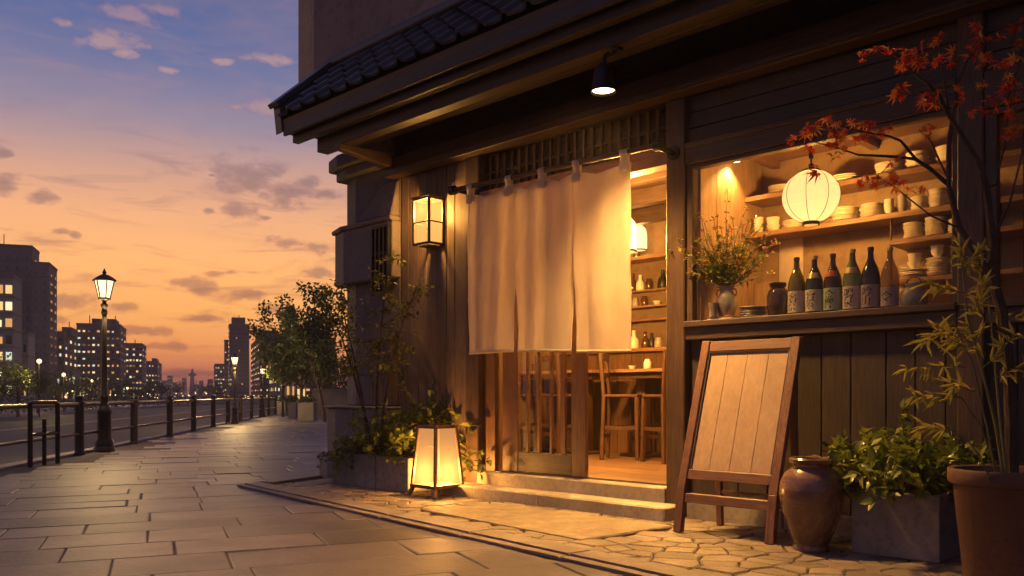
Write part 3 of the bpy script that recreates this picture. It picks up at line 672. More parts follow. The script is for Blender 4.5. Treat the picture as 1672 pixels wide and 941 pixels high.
for k in range(5): m.box(-3.70 + k * .069, -3.675 + k * .069, -.14, -.1155, 2.031, 2.689)
m.box(-3.675, -3.425, -.132, -.118, 2.42, 2.44)
pr(m, 'vent_grille', M['black'], .003)
m = MB(); planks(m, -3.80, -3.40, .84, 1.52, -.10, -.005, .1); m.box(-3.83, -3.378, -.13, -.002, 1.521, 1.56); pr(m, 'timber_cover', M['plank'], .004)

# ------------------------------------------------------------------ curtain on its rod
ROD0, ROD1 = Vector((-2.22, -.29, 2.835)), Vector((.06, -.29, 2.785))
rod = thing('curtain_rod', 'dark round rod carrying the white door curtain', 'rod', B(-1.1, -.29, 2.81), ANG)
ro = Vector((-1.1, -.29, 2.81))
m = MB(); m.tube([ROD0 - ro, ROD1 - ro], .021, 12); m.build('pole', M['bronze'], rod)
for e, d in ((ROD0, -1), (ROD1, 1)):
    q = e - ro; m = MB(); m.tube([q + Vector((-.035, 0, 0)), q + Vector((.035, 0, 0))], .042, 12); m.build('end_cap', M['black'], rod, bevel=.006)
    m = MB(); m.tube([q + Vector((-.03 * d, 0, 0)), q + Vector((-.03 * d, .13, .0)), q + Vector((-.03 * d, .25, .0))], .022, 10); m.tube([q + Vector((-.03 * d, .235, 0)), q + Vector((-.03 * d, .253, 0))], .055, 14); m.build('bracket', M['black'], rod)
cur = thing('door_curtain', 'off white linen shop curtain of three slit panels hanging over the doorway', 'curtain', B(-1.1, -.29, 2.70), ANG)
co = Vector((-1.1, -.29, 2.70))
def rodz(u): return ROD0.z + (ROD1.z - ROD0.z) * (u - ROD0.x) / (ROD1.x - ROD0.x)
TABS = [-1.975, -1.485, -1.098, -.72, -.245]
def topz(u):
    z = rodz(u) - .07; d = min(abs(u - t) for t in TABS); return z - .05 * min(1, d / .2) ** 1.3
def panel(u0, u1, zb0, zb1, gapl, gapr, seed):
    nu, nz = 44, 60; vs = []
    for j in range(nz + 1):
        t = j / nz
        for i in range(nu + 1):
            s = i / nu
            open_ = min(1.0, max(0, (t - .44) / .42))
            a = u0 + gapl * open_; b = u1 - gapr * open_
            u = a + (b - a) * s; uu = u0 + (u1 - u0) * s
            zt = topz(uu); z = zt + ((zb0 + (zb1 - zb0) * s) - zt) * t
            wv = .006 * math.sin(uu * 9 + seed) * (.4 + .6 * t) + .01 * math.sin(uu * 23 + seed * 2 + t * 2) + .012 * (mnoise.noise((uu * 2.2, t * 1.6, seed)) ) + .010 * mnoise.noise((uu * 6, t * 3, seed + 5)) + .0045 * mnoise.noise((uu * 17, t * 9, seed + 9)) + .002 * abs(mnoise.noise((uu * 30, t * 24, seed)))
            wv += .014 * math.exp(-((t) / .12)) * math.cos((uu - TABS[2]) * 2 * math.pi / .43)
            if s > .97 or s < .03: wv += .006 * math.sin(t * 14 + seed)
            vs.append((u - co.x, wv + .004, z - co.z))
    fs = [(j * (nu + 1) + i, j * (nu + 1) + i + 1, (j + 1) * (nu + 1) + i + 1, (j + 1) * (nu + 1) + i) for j in range(nz) for i in range(nu)]
    m = MB(); m.add(vs, fs, True); o = m.build('panel', M['cloth'], cur)
    sd_ = o.modifiers.new('thickness', 'SOLIDIFY'); sd_.thickness = .0035; sd_.offset = 0
    hv = []
    for j in (nz - 1, nz):
        for i in range(nu + 1): p = vs[j * (nu + 1) + i]; hv.append((p[0], p[1] - .004, p[2]))
    m = MB(); m.add(hv, [(i, i + 1, nu + 2 + i, nu + 1 + i) for i in range(nu)], True); h_ = m.build('hem', M['cloth'], cur); hs_ = h_.modifiers.new('thickness', 'SOLIDIFY'); hs_.thickness = .003; hs_.offset = 0
    return o
panel(-2.02, -1.415, 1.315, 1.318, 0, .03, 1.0); panel(-1.413, -.762, 1.318, 1.295, .034, .03, 2.7); panel(-.760, -.188, 1.285, 1.272, .036, 0, 4.4)
for t in TABS:
    z = rodz(t) - co.z; w = .036; pts = []
    prof = [(-.012, -.135)] + [(-.012 - .002, -.03)] + [(-.027 * math.cos(a), .027 * math.sin(a)) for a in [k * math.pi / 6 for k in range(-1, 8)]] + [(.014, -.03), (.012, -.135)]
    vs = [(t - co.x + sx * w, y, z + zz) for (y, zz) in prof for sx in (-1, 1)]
    m = MB(); m.add(vs, [(2 * i, 2 * i + 1, 2 * i + 3, 2 * i + 2) for i in range(len(prof) - 1)], True); o = m.build('hanging_tab', M['cloth'], cur)
    sd_ = o.modifiers.new('thickness', 'SOLIDIFY'); sd_.thickness = .004
    m = MB(); m.box(t - co.x - .042, t - co.x + .042, -.02, -.0145, z - .155, z - .075); m.build('sewn_patch', M['cloth'], cur, bevel=.002)

# ------------------------------------------------------------------ lamps of the shop
wl = thing('wall_lantern', 'square glowing lantern on the plank wall left of the curtain', 'lantern', B(-2.80, -.10, 2.42), ANG)
w2, h, d2 = .118, .46, .088
m = MB()
for sx in (-1, 1):
    for sy in (-1, 1): m.box(sx * w2 - .011, sx * w2 + .011, sy * d2 - .011, sy * d2 + .011, 0, h)
for z in (0, h - .02): 
    m.box(-w2, w2, -d2 - .011, -d2 + .011, z, z + .022); m.box(-w2, w2, d2 - .011, d2 + .011, z, z + .022)
    m.box(-w2 - .011, -w2 + .011, -d2, d2, z, z + .022); m.box(w2 - .011, w2 + .011, -d2, d2, z, z + .022)
m.box(-w2, w2, -d2 - .006, -d2 + .004, h * .47, h * .47 + .012); m.box(w2 - .004, w2 + .006, -d2, d2, h * .47, h * .47 + .012); m.box(-w2 - .006, -w2 + .004, -d2, d2, h * .47, h * .47 + .012)
m.build('frame', M['dark_z'], wl, bevel=.002)
m = MB(); m.box(-w2 - .02, w2 + .02, -d2 - .02, d2 + .009, h, h + .018); m.build('cap', M['dark_x'], wl, bevel=.003)
m = MB(); m.box(-.07, .07, -d2 + .03, d2, -.012, .002); m.build('base_plate', M['dark_x'], wl)
m = MB(); m.box(-.09, .09, d2 + .001, d2 + .012, -.03, h + .03); m.build('back_plate', M['dark_z'], wl)
m = MB(); m.add([(-w2, -d2, .02), (w2, -d2, .02), (w2, d2, .02), (-w2, d2, .02), (-w2, -d2, h), (w2, -d2, h), (w2, d2, h), (-w2, d2, h)], [(0, 1, 5, 4), (1, 2, 6, 5), (2, 3, 7, 6), (3, 0, 4, 7)])
m.build('paper_shade', M['paper_box'], wl)
lamp('wall_lantern_light', 'POINT', (0, -.035, h * .74), 112, WARM, wl, .06)

al = thing('floor_lantern', 'tapered paper floor lantern on short legs beside the planter', 'lantern', B(-2.31, -.40, .026), ANG)
bw, tw, z0, z1 = .165, .122, .085, .63
m = MB()
for sx in (-1, 1):
    for sy in (-1, 1): m.bar((sx * bw, sy * bw, z0), (sx * tw, sy * tw, z1), .026, .026, up=(0, 1, 0))
for z, w in ((z0 + .005, bw), (z1, tw)):
    for s in (-1, 1): m.box(-w - .015, w + .015, s * w - .014, s * w + .014, z - .014, z + .016); m.box(s * w - .0135, s * w + .0135, -w, w, z - .0135, z + .0155)
m.build('frame', M['frame_w'], al, bevel=.003)
for sx in (-1, 1):
    for sy in (-1, 1): m = MB(); m.bar((sx * (bw + .025), sy * (bw + .025), -.004), (sx * (bw - .01), sy * (bw - .01), z0), .034, .034, up=(0, 1, 0)); m.build('leg', M['frame_w'], al, bevel=.004)
m = MB(); m.box(-tw, tw, -tw, tw, z1 + .004, z1 + .014); m.box(-.03, .03, -.03, .03, z1 + .014, z1 + .03); m.box(-.022, -.014, -.02, .02, z1 + .03, z1 + .065); m.box(.014, .022, -.02, .02, z1 + .03, z1 + .065); m.box(-.032, .032, -.024, .024, z1 + .065, z1 + .078); m.build('handle_cap', M['frame_w'], al, bevel=.002)
m = MB(); m.box(-bw + .02, bw - .02, -bw + .02, bw - .02, z0 - .004, z0 + .004); m.build('floor_plate', M['frame_w'], al)
m = MB(); a, b = bw - .004, tw - .004; m.add([(-a, -a, z0), (a, -a, z0), (a, a, z0), (-a, a, z0), (-b, -b, z1), (b, -b, z1), (b, b, z1), (-b, b, z1)], [(0, 1, 5, 4), (1, 2, 6, 5), (2, 3, 7, 6), (3, 0, 4, 7)])
m.build('paper_shade', M['paper_floor'], al)
lamp('floor_lantern_light', 'POINT', (0, 0, .20), 1050, AMBER, al, .045)

pl = thing('pendant_lantern', 'round glowing paper lantern hanging in the shop window', 'lantern', B(.955, .30, 2.36), ANG)
rp = .197
m = MB(); m.lathe([(max(.055, rp * math.sin(math.pi * i / 28)), -rp * .95 * math.cos(math.pi * i / 28)) for i in range(2, 27)], n=40, cap=False)
m.build('paper_shade', M['paper_ball'], pl)
for k in range(8):
    a = 2 * math.pi * (k + .35) / 8; m = MB(); m.tube([((rp + .002) * math.sin(math.pi * i / 20) * math.cos(a), (rp + .002) * math.sin(math.pi * i / 20) * math.sin(a), -rp * .955 * math.cos(math.pi * i / 20)) for i in range(2, 19)], .0022, 5); m.build('rib', M['bronze'], pl)
m = MB(); m.lathe([(.05, -.205), (.06, -.205), (.06, -.18), (.05, -.18), (.05, -.205)], n=24, cap=False); m.build('bottom_ring', M['dark_z'], pl)
m = MB(); m.lathe([(.01, .2), (.06, .19), (.062, .178), (.05, .176)], n=24, cap=False); m.build('top_cap', M['dark_z'], pl)
m = MB(); m.tube([(0, 0, .2), (0, 0, .23)], .018, 10); m.tube([(0, 0, .23), (0, 0, .44)], .006, 8); m.tube([(0, 0, .27), (0, 0, .33)], .016, 10); m.build('cord', M['black'], pl)
lamp('pendant_light', 'POINT', (0, 0, -.03), 105, WARM, pl, .05)

sl = thing('eave_spotlight', 'black cone spotlight shining down from under the eave', 'spotlight', B(-.094, -.74, 3.10), ANG)
m = MB(); m.lathe([(.09, .0), (.093, .002), (.086, .012), (.06, .16), (.045, .19), (.03, .2), (.0001, .2)], n=28, cap=False); m.lathe([(.0001, .168), (.053, .16), (.082, .012), (.09, .0)], n=28, cap=False)
m.build('shade', M['black'], sl)
m = MB(); m.lathe([(.0001, .004), (.05, .006), (.078, .016), (.0001, .03)], n=24, cap=False); m.build('bulb', M['bulb'], sl)
m = MB(); m.tube([(0, 0, .195), (0, 0, .235)], .024, 10); m.tube([(0, 0, .235), (.04, .02, .255), (.07, .05, .28), (.07, .07, .30)], .011, 8); m.tube([(.07, .07, .285), (.07, .07, .308)], .045, 16); m.tube([(-.0, 0, .235), (-.02, .03, .27), (-.0, .06, .30)], .010, 8); m.build('arm', M['black'], sl)
so = lamp('spot_beam', 'SPOT', (0, 0, -.02), 1000, WARM, sl, .10, spot_size=R(126), spot_blend=1.0); so.rotation_euler = (R(-12), R(-8), 0)

dl = thing('niche_downlight', 'small brass downlight over the flower vase in the window', 'downlight', B(.262, .46, 2.815), ANG)
m = MB(); m.lathe([(.04, -.04), (.045, -.04), (.045, .02), (.0001, .02)], n=20, cap=False); m.build('housing', M['bronze'], dl)
m = MB(); m.lathe([(.0001, -.042), (.036, -.042)], n=20, cap=False); m.build('lens', M['bulb'], dl)
so2 = lamp('downlight_beam', 'SPOT', (0, 0, -.06), 44, WARM, dl, .02, spot_size=R(124), spot_blend=.6); so2.rotation_euler = (R(-2), R(3), 0)

jar_lamp = thing('small_pendant', 'domed glowing lantern above the shelf in the dining room, nearer the door edge', 'lantern', B(-2.93, 3.55, 2.83), ANG, 'small lanterns in the dining room')
m = MB(); m.lathe([(.10, 0), (.105, .02), (.105, .2), (.09, .27), (.05, .315), (.02, .325)], n=24, cap=False); m.build('paper_shade', M['paper_jar'], jar_lamp)
m = MB(); m.lathe([(.02, .325), (.03, .33), (.03, .36), (.008, .37)], n=14); m.tube([(0, 0, .36), (0, 0, .47)], .006, 6); m.build('cord', M['black'], jar_lamp)
m = MB(); m.lathe([(.1, -.01), (.108, -.01), (.108, .006), (.1, .006)], n=24, cap=False); m.build('rim', M['bronze'], jar_lamp)
lamp('small_pendant_light', 'POINT', (0, 0, .14), 13, WARM, jar_lamp, .05)
for i, (u, v, z, lab) in enumerate(((-3.21, 3.50, 2.83, 'small domed lantern at the back wall, masked by the lantern at the curtain edge'), (-1.18, .95, 2.30, 'domed lantern added to light the curtain from behind, half hidden at its right edge'), (-2.0, .95, 2.30, 'domed lantern added to light the curtain from behind, hidden farther left'))):
    c = copy_tree(jar_lamp); c.location = B(u, v, z); c['label'] = lab
    for k in c.children:
        if k.type == 'LIGHT' and i > 0: k.data = k.data.copy(); k.data.energy = 640 + 380 * (i == 2); k.data.shadow_soft_size = .12  # the two strong lanterns near the door are added to backlight the curtain
# ------------------------------------------------------------------ things standing in the window
def lathe_thing(name, label, cat, loc, parts, group=None, rz=ANG, n=28):
    """parts: list of (part name, material, profile)"""
    t = thing(name, label, cat, loc, rz, group)
    for pn, mat, prof in parts: m = MB(); m.lathe(prof, n=n, cap=False); m.build(pn, mat, t)
    return t
def solid(name, mat, prof, label, cat, loc, group=None, n=28):
    m = MB(); m.lathe(prof, n=n, cap=False); return tag(m.build(name, mat, None, loc, ANG), label, cat, group)

# bottles
def glyph_mesh(txt, size, mat):
    cu = bpy.data.curves.new('label_writing', 'FONT'); cu.body = txt; cu.size = size; cu.align_x = 'CENTER'; cu.space_line = .82; cu.offset = .0006; cu.resolution_u = 3
    cu.extrude = 0
    o = bpy.data.objects.new('label_writing', cu); COL.objects.link(o)
    bpy.context.view_layer.update(); dg = bpy.context.evaluated_depsgraph_get()
    me = bpy.data.meshes.new_from_object(o.evaluated_get(dg)); bpy.data.objects.remove(o); bpy.data.curves.remove(cu)
    me.name = 'label_writing'; me.materials.clear(); me.materials.append(mat); return me
BT = [(.946, .40, .059, (.20, .17, .04), .4, 'label_cream', '名\n奈', 'tall olive yellow bottle, first of the bottle row beside the brown jar', 'ink', 'cork'),
      (1.075, .395, .06, (.03, .06, .018), .25, 'label_cream', '實\n庵', 'dark green bottle with gold neck foil, second of the bottle row', 'ink', 'gold'),
      (1.204, .395, .06, (.07, .025, .01), .25, 'label_green', '金\n響', 'brown bottle with a pale green label and red neck seal', 'ink', 'red'),
      (1.337, .41, .06, (.22, .30, .15), .42, 'label_cream', '鳴\n泉', 'pale green glass bottle with cream label in the window', 'ink', 'gold'),
      (1.457, .41, .06, (.022, .014, .02), .15, 'label_pink', '吟\n山', 'near black bottle with a dusky pink label', 'ink', 'dark'),
      (1.580, .395, .056, (.36, .29, .19), .72, 'label_pink', '令', 'clear glass bottle with low brown label, last of the bottle row', 'ink', 'clear')]
for i, (u, H, r, c, clear, lm, txt, lab, ink, neck) in enumerate(BT):
    b = thing('sake_bottle', lab, 'bottle', B(u, .10, 1.501), ANG + R(8), 'bottles in the shop window')
    gm = bottlemat('bottle_glass', c, clear); k = H / .4
    m = MB(); m.lathe([(.0001, .004), (r * .9, .0), (r, .008), (r, .205 * k), (r * .97, .225 * k), (r * .8, .262 * k), (r * .5, .305 * k), (r * .32, .33 * k), (r * .27, .385 * k), (r * .3, .388 * k), (r * .3, .395 * k), (.0001, .396 * k)], n=28, cap=False); m.build('glass_body', gm, b)
    m = MB(); m.lathe([(r * .34, .378 * k), (r * .35, .399 * k), (r * .3, .404 * k), (.0001, .405 * k)], n=20, cap=False); m.build('cap', {'gold': M['gold'], 'red': M['brown_glaze'], 'cork': M['bronze'], 'dark': M['black'], 'clear': M['ceramic_grey']}[neck], b)
    lz0, lz1 = .018, .165 * (1 if i != 5 else .85); A = R(78)
    m = MB(); nn = 18; vs = []
    for j in range(nn + 1):
        a = -math.pi / 2 - A + 2 * A * j / nn; vs += [((r + .0008) * math.cos(a), (r + .0008) * math.sin(a), lz0), ((r + .0008) * math.cos(a), (r + .0008) * math.sin(a), lz1)]
    m.add(vs, [(2 * j, 2 * j + 2, 2 * j + 3, 2 * j + 1) for j in range(nn)], True); lb = m.build('paper_label', M[lm], b)
    me = glyph_mesh(txt, .070, M['ink']); xs = [v.co.x for v in me.vertices]; ys = [v.co.y for v in me.vertices]; cy = (max(ys) + min(ys)) / 2; cx = (max(xs) + min(xs)) / 2; sc_ = min(1.0, (lz1 - lz0) * .86 / (max(ys) - min(ys)))
    for v in me.vertices:
        x = (v.co.x - cx) * sc_ + (v.co.y - cy) * .10; y = (v.co.y - cy) * sc_; a = -math.pi / 2 - .22 + x / r
        v.co = ((r + .0016) * math.cos(a), (r + .0016) * math.sin(a), (lz0 + lz1) / 2 + y)
    wo = bpy.data.objects.new('writing', me); COL.objects.link(wo); wo.parent = lb
    if neck in ('gold', 'red'):
        m = MB(); vs = []; rr_ = r * .83; zz = .245 * k
        for j in range(9):
            a = -math.pi / 2 - .9 + 1.8 * j / 8; rt = r * .66 + .001; rb_ = r * .88 + .001; t = abs(j - 4) / 4
            vs += [(rb_ * math.cos(a), rb_ * math.sin(a), .246 * k - .0), (rt * math.cos(a), rt * math.sin(a), .284 * k)]
        m.add(vs, [(2 * j, 2 * j + 2, 2 * j + 3, 2 * j + 1) for j in range(8)], True); m.build('neck_label', M['red_seal'] if neck == 'red' else M['gold'], b)
# jars
lathe_thing('glazed_jar', 'shiny dark brown glazed jar standing left of the bottles', 'jar', B(.806, .10, 1.501),
            [('body', M['brown_glaze'], [(.0001, 0), (.06, 0), (.07, .012), (.078, .08), (.078, .14), (.065, .185), (.045, .205), (.045, .215)]), ('collar', M['black'], [(.046, .207), (.056, .212), (.058, .236), (.05, .242), (.042, .236), (.0001, .225)])])
t = lathe_thing('lidded_pot', 'squat grey brown lidded pot with wire handle right of the bottles', 'pot', B(1.72, .12, 1.501),
            [('body', M['ceramic_grey'], [(.0001, 0), (.06, 0), (.08, .03), (.084, .075), (.07, .115), (.05, .13), (.05, .14)]), ('lid', M['vase_glaze'], [(.056, .138), (.056, .15), (.02, .162), (.0001, .163)])])
m = MB(); m.tube([(.045 * math.cos(a), 0, .15 + .045 * math.sin(a)) for a in [k * math.pi / 8 for k in range(9)]], .004, 6); m.build('handle', M['black'], t)
# flower vase on its book
bk = thing('book', 'flat orange brown book lying under the flower vase', 'book', B(.385, .08, 1.5005), ANG + R(4))
m = MB(); m.box(-.105, .105, -.075, .075, 0, .004); m.box(-.105, .105, -.075, .075, .020, .024); m.box(-.105, -.099, -.075, .075, .004, .02); m.build('cover', M['cover'], bk, bevel=.001)
m = MB(); m.box(-.098, .101, -.071, .071, .0045, .0195); m.build('pages', M['label_cream'], bk)
vz = thing('flower_vase', 'grey glazed vase with two small ears holding the bouquet', 'vase', B(.40, .095, 1.525), ANG)
m = MB(); m.lathe([(.0001, .0), (.05, 0), (.056, .01), (.072, .06), (.078, .11), (.066, .155), (.048, .18), (.046, .20), (.06, .225), (.056, .226), (.042, .2), (.04, .1), (.0001, .02)], n=32, cap=False); m.build('body', M['vase_glaze'], vz)
for s in (-1, 1): m = MB(); m.tube([(s * .048, 0, .205), (s * .075, 0, .2), (s * .085, 0, .175), (s * .072, 0, .15)], .006, 8); m.build('ear', M['vase_glaze'], vz)
solid('cup', M['ceramic_grey'], [(.0001, 0), (.028, 0), (.034, .09), (.036, .1), (.032, .1), (.028, .012), (.0001, .01)], 'small grey tumbler in front of the flower vase', 'cup', B(.345, .0, 1.5015) + Vector((0, 0, .024)))
# crockery: every plate and bowl of a stack is a thing of its own
plate_me = {}
def crock(kind, r):
    key = (kind, round(r, 3))
    if key in plate_me: return plate_me[key]
    m = MB()
    if kind == 'plate': m.lathe([(.0001, .006), (r * .55, .005), (r * .58, 0), (r * .62, 0), (r * .64, .004), (r * .97, .012), (r, .0145), (r * .985, .017), (r * .95, .0172), (r * .6, .009), (.0001, .008)], n=26, cap=False)
    else: m.lathe([(.0001, .006), (r * .4, .006), (r * .42, 0), (r * .5, 0), (r * .52, .008), (r * .85, .03), (r, .056), (r * .96, .057), (r * .8, .034), (.0001, .014)], n=26, cap=False)
    o = m.build(kind, M['ceramic']); me = o.data; bpy.data.objects.remove(o); plate_me[key] = me; return me
rp_ = random.Random(8)
def stack(kind, u, v, z, r, n, dz, where, mat=None):
    base = crock(kind, r)
    for i in range(n):
        me = base
        if mat: me = plate_me.setdefault((kind, r, mat), base.copy()); me.materials.clear(); me.materials.append(M[mat])
        o = bpy.data.objects.new(kind, me); COL.objects.link(o); o.location = B(u + rp_.uniform(-.003, .003), v + rp_.uniform(-.003, .003), z + .0005 + i * dz); o.rotation_euler = (0, 0, rp_.uniform(0, 6)); sc__ = rp_.uniform(.90, 1.04); o.scale = (sc__, sc__, 1)
        pos = 'top ' if i == n - 1 else ORD[i] + ' '
        if n == 1: pos = ''
        tag(o, f"{pos}{kind} of the stack {where}" if n > 1 else f"single {kind} {where}", kind, 'crockery ' + where)
stack('plate', .615, .105, 1.5, .104, 5, 0.0165, 'on the sill between vase and brown jar', 'ceramic_grey')
S1, S2, S3, S4 = 2.245, 2.05, 1.768, 2.54
stack('bowl', .275, .80, S1, .04, 4, .026, 'at the far left end of the long shelf')
stack('bowl', .40, .80, S1, .052, 3, .03, 'second from the left on the long shelf')
stack('plate', .565, .80, S1, .08, 4, 0.0165, 'just left of the pendant lantern on the long shelf')
stack('plate', .985, .80, S1, .105, 6, 0.0165, 'just right of the pendant lantern on the long shelf')
stack('plate', 1.185, .80, S1, .088, 6, 0.0165, 'in the middle of the long shelf')
stack('bowl', 1.315, .78, S1, .038, 3, .028, 'of little bowls mid way along the long shelf')
stack('bowl', 1.41, .78, S1, .036, 4, .024, 'tallest of little bowls on the long shelf', 'ceramic_grey')
stack('plate', 1.52, .80, S1, .06, 6, 0.0165, 'behind the maple twig on the long shelf')
stack('plate', 1.645, .80, S1, .066, 8, .0165, 'of small plates right of the maple twig')
stack('plate', 1.785, .80, S1, .058, 7, .0165, 'beside the window post on the long shelf')
stack('plate', 1.475, .80, S2, .07, 7, 0.0165, 'at the left end of the short shelf')
stack('plate', 1.625, .80, S2, .072, 8, 0.0165, 'in the middle of the short shelf')
stack('plate', 1.765, .80, S2, .06, 6, 0.0165, 'next to the post on the short shelf')
stack('plate', 1.485, .80, S3, .088, 4, 0.0165, 'with small bowls on top, lowest shelf')
stack('bowl', 1.485, .80, S3 + .0685, .05, 3, .028, 'standing on plates of the lowest shelf')
stack('plate', 1.635, .80, S3, .076, 8, .0165, 'in the middle of the lowest shelf')
stack('bowl', 1.635, .80, S3 + .136, .045, 2, .028, 'standing on the middle plates of the lowest shelf')
stack('plate', 1.785, .80, S3, .06, 6, .0165, 'by the post on the lowest shelf')
stack('plate', .98, .82, S4, .12, 3, 0.0165, 'on the top shelf above the lantern')
stack('plate', 1.30, .82, S4, .10, 5, 0.0165, 'in the middle of the top shelf')
stack('bowl', 1.50, .82, S4, .085, 3, .034, 'of large bowls on the top shelf')
stack('bowl', 1.70, .82, S4, .08, 3, .034, 'on the top shelf beside the post')
stack('plate', .45, .82, S4, .1, 4, .0165, 'at the left end of the top shelf')
stack('plate', .72, .80, S1, .07, 6, .0165, 'hidden behind the pendant lantern')
stack('plate', 1.40, .90, S3, .06, 7, .0165, 'at the back left corner of the lowest shelf')
stack('plate', 1.55, .92, S2, .06, 6, .0165, 'at the back of the short shelf')

# ------------------------------------------------------------------ dining room furniture
ct = thing('bar_counter', 'long wooden bar counter along the back of the dining room', 'counter', B(-3.2, 3.45, .221), ANG)
m = MB(); m.box(-1.08, 2.9, -.22, .20, 1.27, 1.315); m.build('counter_top', M['warm_x'], ct, bevel=.006)
m = MB(); planks(m, -1.05, 2.85, 0, 1.269, -.16, -.12, .2); m.build('front_panel', M['warm_z'], ct)
def table(u, v, L, lab):
    t = thing('high_table', lab, 'table', B(u, v, .2215), ANG, 'high tables in the dining room')
    m = MB(); m.box(-L / 2, L / 2, -.32, .32, .99, 1.03); m.build('table_top', M['warm_x'], t, bevel=.005)
    m = MB(); m.box(-L / 2 + .05, L / 2 - .05, -.26, .26, .92, .989); m.build('apron_rail', M['chair'], t)
    for x in ((-L / 2 + .35), (L / 2 - .35)):
        m = MB(); m.box(x - .06, x + .06, -.06, .06, .03, .919); m.build('pedestal', M['chair'], t, bevel=.006)
        m = MB(); m.box(x - .2, x + .2, -.2, .2, 0, .03); m.build('foot_plate', M['chair'], t, bevel=.006)
table(-1.95, 2.85, 1.5, 'high wooden table just inside the open half of the doorway'); table(-3.5, 2.75, 1.4, 'high wooden table seen through the slatted door')
def chair(u, v, rz, lab):
    t = thing('bar_chair', lab, 'chair', B(u, v, .2215), ANG + rz, 'high chairs in the dining room'); w = .2
    m = MB(); m.box(-w, w, -w, w, .70, .735); m.build('seat', M['chair'], t, bevel=.01)
    for sx in (-1, 1):
        m = MB(); m.bar((sx * .19, .19, 0), (sx * .18, .18, .7), .042, .042, up=(0, 1, 0)); m.build('leg', M['chair'], t, bevel=.005)
        m = MB(); m.bar((sx * .19, -.21, 0), (sx * .182, -.185, .72), .045, .042, up=(0, 1, 0)); m.bar((sx * .182, -.187, .71), (sx * .182, -.225, 1.2), .042, .04, up=(0, 1, 0)); m.build('leg', M['chair'], t, bevel=.005)
        m = MB(); m.box(sx * .185 - .012, sx * .185 + .012, -.18, .17, .34, .38); m.build('stretcher', M['chair'], t)
    for y in (-.2, .182): m = MB(); m.box(-.17, .17, y - .012, y + .012, .25, .29); m.build('stretcher', M['chair'], t)
    m = MB(); m.box(-.185, .185, -.218, -.19, 1.12, 1.2); m.build('backrest', M['chair'], t, bevel=.008)
    m = MB(); m.box(-.18, .18, -.205, -.185, .93, .98); m.build('backrest_rail', M['chair'], t, bevel=.005)
    return t
chair(-2.22, 2.28, R(-62), 'high chair nearest the open doorway'); chair(-3.05, 2.15, R(-6), 'high chair behind the slats of the sliding door')
chair(-3.75, 2.1, R(4), 'high chair half hidden by the left door jamb'); chair(-1.6, 2.25, R(70), 'high chair hidden by the big post beside the doorway'); chair(-2.6, 3.05 + .3, R(176), 'high chair with its back to the bar counter')
# small things on tables, counter and shelves inside
def small(kind, u, v, z, lab, s=1.0, mat='ceramic', group='little vessels in the dining room'):
    prof = {'jar': [(.0001, 0), (.045, 0), (.05, .01), (.05, .09), (.035, .11), (.035, .13), (.0001, .131)], 'flask': [(.0001, 0), (.04, 0), (.046, .02), (.04, .08), (.018, .11), (.016, .15), (.02, .16), (.0001, .161)],
            'glass': [(.0001, 0), (.03, 0), (.036, .1), (.033, .1), (.028, .006), (.0001, .006)], 'bowl': [(.0001, 0), (.025, 0), (.05, .045), (.046, .045), (.02, .01), (.0001, .009)]}[kind]
    return solid(kind if kind != 'glass' else 'drinking_glass', M[mat], [(r * s if r > .001 else r, z_ * s) for r, z_ in prof], lab, {'jar': 'jar', 'flask': 'bottle', 'glass': 'glass', 'bowl': 'bowl'}[kind], B(u, v, z + .0005), group, 18)
CT = .221 + 1.315
for i, (k, u, s, mt, lab) in enumerate((('jar', -3.02, 1.1, 'jar_glass', 'clear jar on the bar counter behind the curtain edge'), ('flask', -2.90, 1.5, 'ceramic', 'cream flask shining on the bar counter'), ('flask', -2.72, 1.35, 'brown_glaze', 'dark brown flask on the bar counter'),
                                        ('flask', -2.62, 1.2, 'black', 'black flask right of the brown one on the counter'), ('jar', -2.52, 1.0, 'ceramic_grey', 'small grey jar near the end of the counter in view'))): small(k, u, 3.40, CT, lab, s, mt)
for i, (k, u, s, mt, lab) in enumerate((('glass', -4.15, 1.3, 'jar_glass', 'left tumbler on the counter above the sliding door'), ('flask', -4.0, 1.4, 'ceramic', 'pale flask between tumblers on the counter'), ('glass', -3.85, 1.3, 'jar_glass', 'right tumbler on the counter above the sliding door'))): small(k, u, 3.38, CT, lab, s, mt)
TT = .2215 + 1.03
small('bowl', -2.42, 2.72, TT, 'little bowl near the left end of the near table', 1.0); small('jar', -2.22, 2.75, TT, 'condiment jar in the middle of the near table', .9, 'ceramic'); small('flask', -1.98, 2.78, TT, 'soy flask at the right of the near table', .9, 'brown_glaze')
small('glass', -3.9, 2.6, TT, 'tumbler on the table behind the sliding door', 1.0, 'jar_glass'); small('flask', -3.6, 2.62, TT, 'brown flask on the table behind the sliding door', .9, 'brown_glaze')
for u, k, s, mt, lab in ((-3.25, 'flask', 1.5, 'brown_glaze', 'dark bottle at left of the bottle shelf'), (-3.12, 'flask', 1.3, 'ceramic', 'cream bottle second on the bottle shelf'), (-2.98, 'jar', 1.1, 'brown_glaze', 'brown jar on the bottle shelf'), (-2.76, 'flask', 1.5, 'black', 'black bottle at right of the bottle shelf')): small(k, u, 3.84, 2.345, lab, s, mt)
for u, k, s, mt, lab in ((-3.2, 'jar', .9, 'ceramic_grey', 'grey jar at left of the jar shelf'), (-3.05, 'jar', 1.0, 'brown_glaze', 'brown jar in the middle of the jar shelf'), (-2.85, 'bowl', 1.1, 'ceramic', 'cream bowl at right of the jar shelf')): small(k, u, 3.84, 2.135, lab, s, mt)
small('jar', -3.12, 3.76, 2.765, 'dark little jar on the high shelf beside the lanterns', 1.0, 'brown_glaze')

